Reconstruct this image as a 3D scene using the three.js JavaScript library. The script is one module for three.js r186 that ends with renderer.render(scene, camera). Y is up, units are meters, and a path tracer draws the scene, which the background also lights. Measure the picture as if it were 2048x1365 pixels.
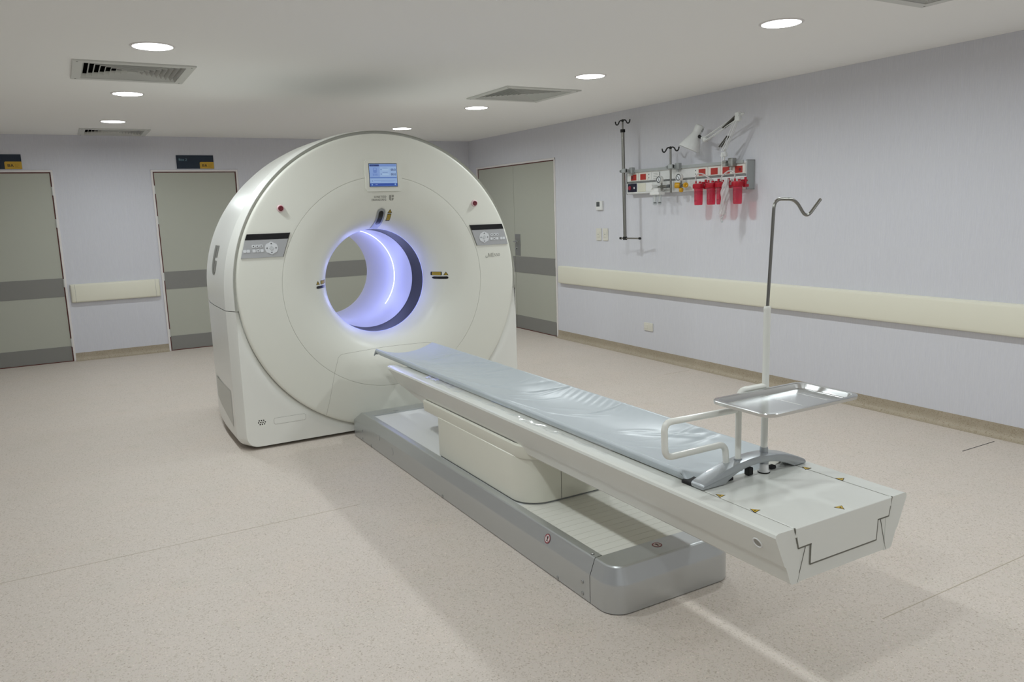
import * as THREE from 'three';
import { RoundedBoxGeometry } from 'three/addons/geometries/RoundedBoxGeometry.js';
import { mergeGeometries, mergeVertices, toCreasedNormals } from 'three/addons/utils/BufferGeometryUtils.js';
import { FontLoader } from 'three/addons/loaders/FontLoader.js';
import { TextGeometry } from 'three/addons/geometries/TextGeometry.js';
import { RectAreaLightUniformsLib } from 'three/addons/lights/RectAreaLightUniformsLib.js';

// ---------------------------------------------------------------- camera, lamps, exposure
const scene = new THREE.Scene();
scene.background = new THREE.Color(0x000000);
const camera = new THREE.PerspectiveCamera(2 * Math.atan(682.5 / 1557.65) * 180 / Math.PI, 2048 / 1365, 0.05, 60);
camera.position.set(-5.0931, 1.546, 10.0329);
camera.rotation.order = 'YXZ';
camera.rotation.set(-0.1676, -0.5168, -0.0319);
scene.add(camera);
const renderer = new THREE.WebGLRenderer({ antialias: true });
renderer.toneMapping = THREE.LinearToneMapping;
renderer.toneMappingExposure = 1.0;
renderer.shadowMap.enabled = true;
RectAreaLightUniformsLib.init();
const CEIL = 2.502;                       // ceiling height
const LAMP_ROWS = [-4.535, -1.56];        // two rows of ceiling downlights
const LAMP_Z = [1.415, 3.28, 5.12, 6.9, 8.75, 10.6];
const LAMP_COLOR = 0xf4fcff;
const LAMP_POWER = 206;                   // radiance of each lamp's light
const LED_COLOR = 0xa2adff;               // mood light in the scanner's bore
const LED_POWER = 0.036;

// ---------------------------------------------------------------- helpers
let seed = 7;
const rnd = () => { seed = (seed * 1664525 + 1013904223) >>> 0; return seed / 4294967296; };
const V = (x, y, z) => new THREE.Vector3(x, y, z);
const taken = new Map();
function numbered(name) { const n = taken.get(name) || 0; taken.set(name, n + 1); return n ? `${name}_${String(n).padStart(3, '0')}` : name; }
const base = new WeakMap();               // a thing's base: its parts' shapes are given in room coordinates and moved to it
function thing(name, label, category, p, group) {
  const o = new THREE.Group(); o.name = numbered(name); o.position.copy(p); base.set(o, p.clone());
  if (label) o.userData.label = label; if (category) o.userData.category = category; if (group) o.userData.group = group;
  scene.add(o); return o;
}
function struct(name, p = V(0, 0, 0)) { const o = thing(name, null, null, p); o.userData.kind = 'structure'; return o; }
function prep(list) {
  const gs = (Array.isArray(list) ? list : [list]).map((g) => { const h = g.index ? g.toNonIndexed() : g.clone(); if (!h.attributes.normal) h.computeVertexNormals(); if (!h.attributes.uv) h.setAttribute('uv', new THREE.BufferAttribute(new Float32Array(h.attributes.position.count * 2), 2)); for (const k of Object.keys(h.attributes)) if (!['position', 'normal', 'uv'].includes(k)) h.deleteAttribute(k); return h; });
  return gs.length > 1 ? mergeGeometries(gs) : gs[0];
}
function part(name, list, mat, parent, label) {
  const b = base.get(parent) || V(0, 0, 0);
  const g = prep(list).translate(-b.x, -b.y, -b.z);
  const m = new THREE.Mesh(g, mat); m.name = name; m.castShadow = m.receiveShadow = true; base.set(m, b);
  if (label) m.userData.label = label;
  parent.add(m); return m;
}
const copyOf = (root, p, label) => { const c = root.clone(); c.name = numbered(root.name.replace(/_\d{3}$/, '')); c.position.copy(p); c.userData = { ...root.userData, label }; scene.add(c); return c; };
const box = (x0, x1, y0, y1, z0, z1) => new THREE.BoxGeometry(x1 - x0, y1 - y0, z1 - z0).translate((x0 + x1) / 2, (y0 + y1) / 2, (z0 + z1) / 2);
const rbox = (x0, x1, y0, y1, z0, z1, r = 0.004, s = 3) => new RoundedBoxGeometry(x1 - x0, y1 - y0, z1 - z0, s, Math.min(r, (x1 - x0) / 2.01, (y1 - y0) / 2.01, (z1 - z0) / 2.01)).translate((x0 + x1) / 2, (y0 + y1) / 2, (z0 + z1) / 2);
function rod(a, b, r, r2 = r, n = 20) {
  const d = b.clone().sub(a), g = new THREE.CylinderGeometry(r2, r, d.length(), n).translate(0, d.length() / 2, 0);
  return g.applyQuaternion(new THREE.Quaternion().setFromUnitVectors(V(0, 1, 0), d.normalize())).translate(a.x, a.y, a.z);
}
function lathe(pts, at, dir, n = 32) {    // profile [r, h] turned about the axis dir through at
  const g = new THREE.LatheGeometry(pts.map(([r, h]) => new THREE.Vector2(Math.max(r, 1e-5), h)), n);
  return g.applyQuaternion(new THREE.Quaternion().setFromUnitVectors(V(0, 1, 0), dir.clone().normalize())).translate(at.x, at.y, at.z);
}
class Bent extends THREE.Curve {          // straight runs joined by rounded bends
  constructor(pts, r) {
    super(); this.path = new THREE.CurvePath();
    let from = pts[0];
    for (let i = 1; i < pts.length; i++) {
      if (i === pts.length - 1) { this.path.add(new THREE.LineCurve3(from, pts[i])); break; }
      const a = pts[i - 1].clone().sub(pts[i]), b = pts[i + 1].clone().sub(pts[i]), k = Math.min(r, a.length() * 0.49, b.length() * 0.49);
      const p = pts[i].clone().add(a.setLength(k)), q = pts[i].clone().add(b.setLength(k));
      if (from.distanceTo(p) > 1e-6) this.path.add(new THREE.LineCurve3(from, p));
      this.path.add(new THREE.QuadraticBezierCurve3(p, pts[i], q)); from = q;
    }
  }
  getPoint(t, o = new THREE.Vector3()) { return o.copy(this.path.getPoint(t)); }
}
const capsOf = (c, r) => [0, 1].map((t) => new THREE.SphereGeometry(r, 14, 10).translate(...c.getPoint(t).toArray()));
function tube(pts, r, bend = 0.03, seg = 90, n = 14) { const c = new Bent(pts, bend); return prep([new THREE.TubeGeometry(c, seg, r, n), ...capsOf(c, r)]); }
function hose(pts, r, seg = 70, n = 10) { const c = new THREE.CatmullRomCurve3(pts); return prep([new THREE.TubeGeometry(c, seg, r, n), ...capsOf(c, r)]); }
const shapeOf = (pts) => new THREE.Shape(pts.map(([x, y]) => new THREE.Vector2(x, y)));
function rrect(x0, x1, y0, y1, r) {
  const s = new THREE.Shape(); s.moveTo(x0 + r, y0); s.lineTo(x1 - r, y0); s.absarc(x1 - r, y0 + r, r, -Math.PI / 2, 0); s.lineTo(x1, y1 - r); s.absarc(x1 - r, y1 - r, r, 0, Math.PI / 2);
  s.lineTo(x0 + r, y1); s.absarc(x0 + r, y1 - r, r, Math.PI / 2, Math.PI); s.lineTo(x0, y0 + r); s.absarc(x0 + r, y0 + r, r, Math.PI, Math.PI * 1.5); return s;
}
const extrude = (s, d, bevel = 0, seg = 12) => new THREE.ExtrudeGeometry(s, { depth: d - 2 * bevel, bevelEnabled: bevel > 0, bevelSize: bevel, bevelThickness: bevel, bevelOffset: -bevel, bevelSegments: 3, curveSegments: seg }).translate(0, 0, bevel);
const faceX = (g, x) => g.rotateY(-Math.PI / 2).translate(x, 0, 0);   // shape (u, v) + depth d -> (x - d, v, u): stands on the right-hand wall, facing -x
function loft(rings, closed = false) {    // rings of Vector3; open outlines unless closed
  const n = rings[0].length, m = rings.length, pos = [], uv = [], idx = [];
  rings.forEach((r, j) => r.forEach((p, i) => { pos.push(p.x, p.y, p.z); uv.push(i / n, j / m); }));
  for (let j = 0; j < m - 1; j++) for (let i = 0; i < (closed ? n : n - 1); i++) { const a = j * n + i, b = j * n + (i + 1) % n, c = a + n, d = b + n; idx.push(a, b, d, a, d, c); }
  const g = new THREE.BufferGeometry(); g.setAttribute('position', new THREE.Float32BufferAttribute(pos, 3)); g.setAttribute('uv', new THREE.Float32BufferAttribute(uv, 2)); g.setIndex(idx);
  return g;
}
const creased = (g, a = 0.35) => toCreasedNormals(g.index ? g.toNonIndexed() : g, a);
function sheet(nu, nv, f) {               // (u, v) in 0..1 -> point
  const pos = [], uv = [], idx = [];
  for (let j = 0; j <= nv; j++) for (let i = 0; i <= nu; i++) { const p = f(i / nu, j / nv); pos.push(p.x, p.y, p.z); uv.push(i / nu, j / nv); }
  for (let j = 0; j < nv; j++) for (let i = 0; i < nu; i++) { const a = j * (nu + 1) + i, b = a + 1, c = a + nu + 1; idx.push(a, b, c + 1, a, c + 1, c); }
  const g = new THREE.BufferGeometry(); g.setAttribute('position', new THREE.Float32BufferAttribute(pos, 3)); g.setAttribute('uv', new THREE.Float32BufferAttribute(uv, 2)); g.setIndex(idx); g.computeVertexNormals(); return g;
}
const boldFont = await new FontLoader().loadAsync('fonts/droid/droid_sans_bold.typeface.json');
const thinFont = await new FontLoader().loadAsync('fonts/droid/droid_sans_regular.typeface.json');
function words(text, size, x, y, align = 'left', font = boldFont, wide = 1) {
  const g = new TextGeometry(text, { font, size, depth: 0.0008, curveSegments: 3 }); g.scale(wide, 1, 1); g.computeBoundingBox();
  return g.translate(x - (align === 'right' ? g.boundingBox.max.x : align === 'centre' ? g.boundingBox.max.x / 2 : 0), y, 0);
}

// ---------------------------------------------------------------- materials
const std = (color, roughness = 0.5, more = {}) => new THREE.MeshPhysicalMaterial({ color, roughness, metalness: 0, ...more });
function canvasTexture(w, h, draw, srgb = true) {
  const c = document.createElement('canvas'); c.width = w; c.height = h; draw(c.getContext('2d'), w, h);
  const t = new THREE.CanvasTexture(c); if (srgb) t.colorSpace = THREE.SRGBColorSpace; t.wrapS = t.wrapT = THREE.RepeatWrapping; return t;
}
function vinyl(r0, g0, b0) {              // beige sheet vinyl with fine chips, one tile = 1.2 m
  return canvasTexture(1536, 1536, (x, w, h) => {
    x.fillStyle = `rgb(${r0},${g0},${b0})`; x.fillRect(0, 0, w, h);
    for (let i = 0; i < 60; i++) { const a = rnd() * w, b = rnd() * h, r = 60 + rnd() * 160, k = rnd() < 0.5; for (const dx of [-w, 0, w]) for (const dy of [-h, 0, h]) { const gr = x.createRadialGradient(a + dx, b + dy, 0, a + dx, b + dy, r); gr.addColorStop(0, k ? 'rgba(225,205,190,0.10)' : 'rgba(180,180,165,0.10)'); gr.addColorStop(1, 'rgba(200,190,175,0)'); x.fillStyle = gr; x.fillRect(0, 0, w, h); } }
    const tones = [[-34, -36, -40, 0.5], [-20, -22, -26, 0.6], [20, 19, 17, 0.6], [-62, -66, -70, 0.5], [8, 0, -6, 0.6]];
    for (let i = 0; i < 30000; i++) {
      const t = tones[Math.floor(rnd() * rnd() * 4.99)], s = 2.5 + rnd() * rnd() * 9;
      x.fillStyle = `rgba(${r0 + t[0]},${g0 + t[1]},${b0 + t[2]},${t[3]})`;
      x.save(); x.translate(rnd() * w, rnd() * h); x.rotate(rnd() * 6.3); x.fillRect(-s / 2, -s / 3, s, s * 0.66); x.restore();
    }
  });
}
function worldUV(g, ax, s) {              // uv in metres / s from two room axes
  const h = g.index ? g.toNonIndexed() : g, p = h.attributes.position, uv = new Float32Array(p.count * 2), G = (i, a) => (a === 'x' ? p.getX(i) : a === 'y' ? p.getY(i) : p.getZ(i));
  for (let i = 0; i < p.count; i++) { uv[2 * i] = G(i, ax[0]) / s; uv[2 * i + 1] = G(i, ax[1]) / s; }
  h.setAttribute('uv', new THREE.BufferAttribute(uv, 2)); return h;
}
const wallTex = canvasTexture(512, 512, (x, w, h) => { // faint upright fibres of the wall covering
  x.fillStyle = 'rgb(216,216,221)'; x.fillRect(0, 0, w, h);
  for (let i = 0; i < 5200; i++) { const k = rnd() < 0.5 ? 206 : 226; x.fillStyle = `rgba(${k},${k},${k + 5},0.14)`; x.fillRect(rnd() * w, rnd() * h, 1 + rnd(), 12 + rnd() * 70); }
});
const M = {
  floor: std(0xffffff, 0.55, { map: vinyl(208, 198, 188), specularIntensity: 0.5 }),
  cove: std(0xffffff, 0.55, { map: vinyl(170, 158, 138) }),
  seam: std(0xb5aa99, 0.8), seamDark: std(0x2a2723, 0.8),
  wall: std(0xffffff, 0.75, { map: wallTex, specularIntensity: 0.4 }),
  ceiling: std(0xf9f8f5, 0.9, { specularIntensity: 0.2 }),
  frameWhite: std(0xe6e1de, 0.4), leaf: std(0xb5b6a9, 0.5), band: std(0x868580, 0.45), redWood: std(0x5d2c26, 0.6), hinge: std(0xe0e0dc, 0.35, { metalness: 0.2 }),
  steel: std(0xb9bab8, 0.28, { metalness: 1 }), darkSteel: std(0x8d8c86, 0.3, { metalness: 1 }), brushed: std(0xa2a29e, 0.42, { metalness: 0.85 }),
  shell: std(0xebebe4, 0.32, { clearcoat: 0.25, clearcoatRoughness: 0.3 }), panel: std(0xe7e7dc, 0.38), groove: std(0xc0c0b8, 0.4), seamLine: std(0x77756b, 0.7), softSeam: std(0xaeaca0, 0.7), core: std(0x2c2b28, 0.8),
  liner: std(0xe8e8f0, 0.4), mylar: std(0x0e0e12, 0.45), silver: std(0x9ea1a3, 0.42, { metalness: 0.75 }), greyPanel: std(0xb4b5b6, 0.45, { metalness: 0.25 }), black: std(0x0d0d0e, 0.25), rubber: std(0x151515, 0.7),
  key: std(0xdfe1e3, 0.3), keyDim: std(0xc9cccd, 0.35), ink: std(0x333333, 0.6), logo: std(0x8f8f88, 0.4, { metalness: 0.2 }), print: std(0x97968d, 0.5),
  red: std(0xa02038, 0.35), redDark: std(0x6d1826, 0.4), pinkRing: std(0xe6c5c8, 0.4), yellow: std(0xc8a524, 0.5), yellowInk: std(0x1c1608, 0.6),
  cream: std(0xe2e1d3, 0.36, { clearcoat: 0.2, clearcoatRoughness: 0.25 }), creamTop: std(0xe2e3dc, 0.22, { clearcoat: 0.5, clearcoatRoughness: 0.12 }), sheetWhite: std(0xe4e5e4, 0.45), slat: std(0xe0dfd6, 0.5),
  metalPaint: std(0xc2c5c5, 0.36, { metalness: 0.78, clearcoat: 0.3, clearcoatRoughness: 0.3 }), cushion: std(0xb9c1c5, 0.42, { clearcoat: 0.4, clearcoatRoughness: 0.28 }),
  film: std(0xffffff, 0.08, { transmission: 0.94, thickness: 0, ior: 1.45 }), tubeWhite: std(0xe6e6de, 0.3, { clearcoat: 0.3 }), bracket: std(0xa9adb0, 0.35, { metalness: 0.55, clearcoat: 0.4 }), tray: std(0xd2d4d4, 0.24, { metalness: 1 }),
  rail: std(0xe9e6d4, 0.42), unit: std(0xe3e4e2, 0.35), unitGrey: std(0xa9adac, 0.45, { metalness: 0.3 }), socketRed: std(0xb32a1e, 0.4), plate: std(0xe8e4da, 0.35), blank: std(0xdedccb, 0.4),
  jar: std(0xf2708c, 0.1, { transmission: 0.82, thickness: 0, ior: 1.45 }), lid: std(0xb3142a, 0.3), clear: std(0xf4f6f6, 0.06, { transmission: 0.9, thickness: 0, ior: 1.45 }), clearHose: std(0xe9e6e6, 0.2, { transmission: 0.55, thickness: 0, ior: 1.4 }),
  knob: std(0xcf9c10, 0.35), white: std(0xe6e6e3, 0.35), lampWhite: std(0xdfe1df, 0.35), spring: std(0x4b4a44, 0.4, { metalness: 0.6 }), callBlue: std(0x1c1a33, 0.3), gap: std(0x8a8c8a, 0.6),
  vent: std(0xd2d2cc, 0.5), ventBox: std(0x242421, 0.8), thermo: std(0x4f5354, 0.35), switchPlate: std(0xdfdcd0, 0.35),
};
M.film.side = M.jar.side = M.clear.side = M.clearHose.side = THREE.DoubleSide;
for (const k of ['shell', 'panel', 'liner', 'cream', 'creamTop', 'cushion', 'metalPaint']) M[k].side = THREE.DoubleSide;
const glow = (color, i) => new THREE.MeshStandardMaterial({ color: 0x111111, emissive: color, emissiveIntensity: i, roughness: 0.6 });

// ---------------------------------------------------------------- the room
const ROOM = { x0: -7.6, z1: 11.8, t: 0.14 };
{
  const f = struct('floor');
  part('floor_sheet', worldUV(box(ROOM.x0 - ROOM.t, ROOM.t, -0.12, 0, -ROOM.t, ROOM.z1 + ROOM.t), 'xz', 1.2), M.floor, f);
  const line = (x0, x1, z, w, m) => part('floor_seam', box(x0, x1, -0.002, 0.0006, z - w / 2, z + w / 2), m, f);
  line(-5.6, -3.85, 6.13, 0.003, M.seam); line(-2.6, -0.02, 8.37, 0.004, M.seam); line(-0.46, -0.115, 7.41, 0.006, M.seamDark); line(-0.42, -0.11, 4.62, 0.005, M.seam);
}
const VENTS = [[-4.575, 4.25, 0.69], [-4.475, 0.42, 0.67], [-1.58, 4.17, 0.71], [-1.51, 7.8, 0.7]];
{
  const s = shapeOf([[ROOM.x0 - ROOM.t, -ROOM.t], [ROOM.t, -ROOM.t], [ROOM.t, ROOM.z1 + ROOM.t], [ROOM.x0 - ROOM.t, ROOM.z1 + ROOM.t]]);
  for (const [x, z, w] of VENTS) { const r = w / 2 - 0.03, p = new THREE.Path(); p.moveTo(x - r, z - r); p.lineTo(x - r, z + r); p.lineTo(x + r, z + r); p.lineTo(x + r, z - r); p.closePath(); s.holes.push(p); }
  for (const x of LAMP_ROWS) for (const z of LAMP_Z) { const p = new THREE.Path(); p.absarc(x, z, 0.108, 0, Math.PI * 2, true); s.holes.push(p); }
  const c = struct('ceiling');
  part('ceiling_board', extrude(s, 0.12, 0, 24).rotateX(Math.PI / 2).translate(0, CEIL + 0.12, 0), M.ceiling, c);
  part('ceiling_void', box(ROOM.x0 - ROOM.t, ROOM.t, CEIL + 0.3, CEIL + 0.36, -ROOM.t, ROOM.z1 + ROOM.t), M.core, c);
}
const DOORS = [[-6.06, -5.093], [-4.115, -3.148], [-2.37, -1.403]], DOOR3 = [0.237, 2.223], HD = 2.125;
const hole = (a, b) => { const p = new THREE.Path(); p.moveTo(a, -0.001); p.lineTo(a, HD); p.lineTo(b, HD); p.lineTo(b, -0.001); p.closePath(); return p; };
{
  const s = shapeOf([[ROOM.x0, 0], [DOORS[0][0], 0], [DOORS[0][0], HD], [DOORS[0][1], HD], [DOORS[0][1], 0], [DOORS[1][0], 0], [DOORS[1][0], HD], [DOORS[1][1], HD], [DOORS[1][1], 0], [DOORS[2][0], 0], [DOORS[2][0], HD], [DOORS[2][1], HD], [DOORS[2][1], 0], [0, 0], [0, CEIL], [ROOM.x0, CEIL]]);
  part('wall_covering', worldUV(extrude(s, ROOM.t).translate(0, 0, -ROOM.t), 'xy', 0.6), M.wall, struct('wall_back'));
  const r = shapeOf([[-ROOM.t, 0], [DOOR3[0], 0], [DOOR3[0], HD], [DOOR3[1], HD], [DOOR3[1], 0], [ROOM.z1 + ROOM.t, 0], [ROOM.z1 + ROOM.t, CEIL], [-ROOM.t, CEIL]]);
  part('wall_covering', worldUV(faceX(extrude(r, ROOM.t), ROOM.t), 'zy', 0.6), M.wall, struct('wall_right'));
  part('wall_covering', worldUV(box(ROOM.x0 - ROOM.t, ROOM.x0, 0, CEIL, -ROOM.t, ROOM.z1 + ROOM.t), 'zy', 0.6), M.wall, struct('wall_left'));
  part('wall_covering', worldUV(box(ROOM.x0, 0, 0, CEIL, ROOM.z1, ROOM.z1 + ROOM.t), 'xy', 0.6), M.wall, struct('wall_front'));
  // doors built in (u, v, d): u along the wall, v up, d out of the wall
  const back = (g) => g, right = (g) => g.rotateY(-Math.PI / 2);   // (u, v, d) -> (-d, v, u)
  function door(n, u0, u1, turn, hinges, leaves) {
    const d = struct('door_' + n), w = 0.022;
    for (const g of [rbox(u0, u0 + w, 0, HD, -0.11, 0.012, 0.004), rbox(u1 - w, u1, 0, HD, -0.11, 0.012, 0.004), rbox(u0, u1, HD - w, HD, -0.11, 0.0125, 0.004)]) part('door_frame', turn(g), M.frameWhite, d);
    for (const g of [box(u0 + w, u0 + w + 0.011, 0, HD - w, -0.06, -0.004), box(u1 - w - 0.011, u1 - w, 0, HD - w, -0.06, -0.004), box(u0 + w, u1 - w, HD - w - 0.011, HD - w, -0.06, -0.004), box(u0 + w, u1 - w, 0, 0.009, -0.06, -0.003)]) part('door_edging', turn(g), M.redWood, d);
    part('door_backing', turn(box(u0, u1, 0, HD, -0.135, -0.115)), M.core, d);
    for (const [a, b] of leaves) {
      const l = part('door_leaf', turn(box(a, b, 0.009, HD - w - 0.011, -0.05, -0.006)), M.leaf, d);
      part('kick_plate', turn(box(a + 0.001, b - 0.001, 0.012, 0.176, -0.006, -0.0035)), M.band, l);
      part('push_band', turn(box(a + 0.001, b - 0.001, 0.737, 0.945, -0.006, -0.0035)), M.band, l);
    }
    for (const [u, s] of hinges) for (const v of [1.9, 1.55, 0.89, 0.215]) part('hinge', [turn(rod(V(u, v - 0.047, 0.004), V(u, v + 0.047, 0.004), 0.0085)), turn(box(u - 0.012, u + 0.012, v - 0.045, v + 0.045, -0.006, 0.0015)), turn(rod(V(u, v - 0.016, 0.004), V(u, v - 0.014, 0.004), 0.0095)), turn(rod(V(u, v + 0.014, 0.004), V(u, v + 0.016, 0.004), 0.0095))], M.hinge, d);
    return d;
  }
  const I = 0.034;
  door(1, ...DOORS[0], back, [[DOORS[0][1] - 0.02, 1]], [[DOORS[0][0] + I, DOORS[0][1] - I]]);
  door(2, ...DOORS[1], back, [[DOORS[1][0] + 0.02, 1]], [[DOORS[1][0] + I, DOORS[1][1] - I]]);
  door(4, ...DOORS[2], back, [[DOORS[2][0] + 0.02, 1]], [[DOORS[2][0] + I, DOORS[2][1] - I]]);
  const d3 = door(3, ...DOOR3, right, [[DOOR3[1] - 0.02, 1], [DOOR3[0] + 0.02, 1]], [[DOOR3[0] + I, 1.223], [1.228, DOOR3[1] - I]]);
  const lock = part('lock_plate', right(box(1.229, 1.362, 0.953, 1.228, -0.006, -0.0025)), M.brushed, d3);
  part('door_handle', [right(rod(V(1.262, 1.135, -0.004), V(1.262, 1.135, 0.04), 0.009)), right(rod(V(1.262, 1.135, 0.038), V(1.38, 1.135, 0.04), 0.0085)), right(rod(V(1.262, 1.135, -0.004), V(1.262, 1.135, 0.006), 0.022))], M.steel, lock);
  part('lock_cylinder', right(rod(V(1.262, 1.05, -0.004), V(1.262, 1.05, 0.014), 0.014)), M.steel, lock);
  // coved skirting
  const cove = new THREE.Shape(); cove.moveTo(0, 0); cove.lineTo(0.05, 0); cove.lineTo(0.05, 0.001); cove.bezierCurveTo(0.026, 0.002, 0.006, 0.018, 0.004, 0.05); cove.lineTo(0.0035, 0.09); cove.lineTo(0, 0.09); cove.closePath();
  const run = (a, b) => creased(extrude(cove, b - a, 0, 10).translate(0, 0, a), 0.6);
  const bb = struct('baseboard_back');
  for (const [a, b] of [[ROOM.x0, DOORS[0][0]], [DOORS[0][1], DOORS[1][0]], [DOORS[1][1], DOORS[2][0]], [DOORS[2][1], 0]]) part('cove_strip', worldUV(run(-b, -a).rotateY(-Math.PI / 2), 'xy', 1.2), M.cove, bb);
  const br = struct('baseboard_right');
  for (const [a, b] of [[0, DOOR3[0]], [DOOR3[1], ROOM.z1]]) part('cove_strip', worldUV(run(-b, -a).rotateY(Math.PI), 'zy', 1.2), M.cove, br);
  const bl = struct('baseboard_left'); part('cove_strip', worldUV(run(0, ROOM.z1).translate(ROOM.x0, 0, 0), 'zy', 1.2), M.cove, bl);
}

// ---------------------------------------------------------------- ceiling fittings
{
  const lampGlow = glow(LAMP_COLOR, 6);
  const ring = lathe([[0.103, 0.02], [0.101, -0.001], [0.105, -0.005], [0.114, -0.004], [0.119, 0.0], [0.119, 0.001]], V(0, 0, 0), V(0, 1, 0), 48);
  const where = ['farthest downlight of the left row, by the back wall air vent', 'second downlight of the left row, between the two left air vents', 'downlight of the left row just nearer than the large left air vent', 'fourth downlight of the left row, out of frame above the patient table'];
  const whereR = ['downlight of the right row just above the top of the scanner', 'downlight of the right row just beyond the middle ceiling air vent', 'downlight of the right row just in front of the middle ceiling air vent', 'largest and nearest downlight of the right row, by the top edge'];
  LAMP_ROWS.forEach((x, r) => LAMP_Z.forEach((z, i) => {
    const lbl = (r ? whereR : where)[i] || `downlight out of frame overhead, ${r ? 'right' : 'left'} row, ${i === 4 ? 'fifth' : 'sixth and nearest'} from the back wall`;
    const t = thing('ceiling_downlight', 'round white ' + lbl, 'ceiling light', V(x, CEIL, z), 'recessed round downlights');
    part('trim_ring', ring.clone().translate(x, CEIL, z), M.frameWhite, t);
    part('can', lathe([[0.104, 0.0], [0.104, 0.05], [0, 0.05]], V(x, CEIL, z), V(0, 1, 0), 40), M.white, t);
    part('diffuser', lathe([[0, 0.012], [0.1, 0.012], [0.1025, 0.014], [0.1025, 0.016], [0, 0.016]], V(x, CEIL, z), V(0, 1, 0), 48), lampGlow, t);
    const a = new THREE.RectAreaLight(LAMP_COLOR, LAMP_POWER * 0.88, 0.158, 0.158); a.name = 'downlight_lamp'; a.position.set(0, 0.008, 0); a.rotation.x = -Math.PI / 2; t.add(a);
  }));
  // four-way air vents: a frame, eight rings of slanted blades, a dark duct
  const labels = ['large square four-way air vent near the left, blades spread open, its gaps dark', 'small far square air vent by the back wall, left of the scanner', 'square four-way air vent between two downlights of the right row', 'square air vent cut off by the top edge, upper right'];
  VENTS.forEach(([x, z, w], k) => {
    const t = thing('air_vent', labels[k], 'air vent', V(x, CEIL, z), 'square ceiling air vents'), h = w / 2, inn = h - 0.055;
    const s = shapeOf([[-h, -h], [h, -h], [h, h], [-h, h]]), p = new THREE.Path(); p.moveTo(-inn, -inn); p.lineTo(-inn, inn); p.lineTo(inn, inn); p.lineTo(inn, -inn); p.closePath(); s.holes.push(p);
    part('vent_frame', extrude(s, 0.012, 0.002).rotateX(Math.PI / 2).translate(x, CEIL + 0.002, z), M.vent, t);
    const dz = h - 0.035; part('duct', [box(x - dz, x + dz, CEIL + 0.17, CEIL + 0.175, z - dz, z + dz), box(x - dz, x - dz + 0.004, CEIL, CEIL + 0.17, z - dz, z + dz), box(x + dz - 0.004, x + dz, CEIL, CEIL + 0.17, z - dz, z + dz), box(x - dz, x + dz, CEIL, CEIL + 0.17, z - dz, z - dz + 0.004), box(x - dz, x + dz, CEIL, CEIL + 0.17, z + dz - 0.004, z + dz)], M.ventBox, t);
    const rings = 9, step = inn / rings;
    for (let i = 0; i < rings; i++) {
      const lo = inn - i * step - 0.001, hi = lo - step * 0.42, y0 = -0.006, y1 = 0.02, th = 0.0016;   // lower edge outside, upper edge inside
      const P = (a, y, e) => [V(-a, y, e), V(a, y, e)];
      const [a, b] = P(lo, y0, lo), [c, d] = P(hi, y1, hi), up = V(0, th, th);
      const g = new THREE.BufferGeometry(), q = [a, b, c, d], q2 = q.map((v) => v.clone().add(up)), pos = [];
      const tri = (...v) => v.forEach((e) => pos.push(e.x, e.y, e.z));
      const quad = (m, n, o, r) => { tri(m, n, o); tri(m, o, r); };
      quad(q[0], q[2], q[3], q[1]); quad(q2[0], q2[1], q2[3], q2[2]); quad(q[0], q[1], q2[1], q2[0]); quad(q[2], q2[2], q2[3], q[3]); quad(q[0], q2[0], q2[2], q[2]); quad(q[1], q[3], q2[3], q2[1]);
      g.setAttribute('position', new THREE.Float32BufferAttribute(pos, 3)); g.computeVertexNormals();
      for (let r = 0; r < 4; r++) part('blade', g.clone().rotateY(r * Math.PI / 2).translate(x, CEIL, z), M.vent, t);
    }
    for (const [a, b] of [[-1, -1], [1, -1], [1, 1], [-1, 1]]) part('screw', new THREE.SphereGeometry(0.006, 10, 6).scale(1, 0.4, 1).translate(x + a * (h - 0.025), CEIL - 0.01, z + b * (h - 0.03)), M.darkSteel, t);
  });
}

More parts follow.
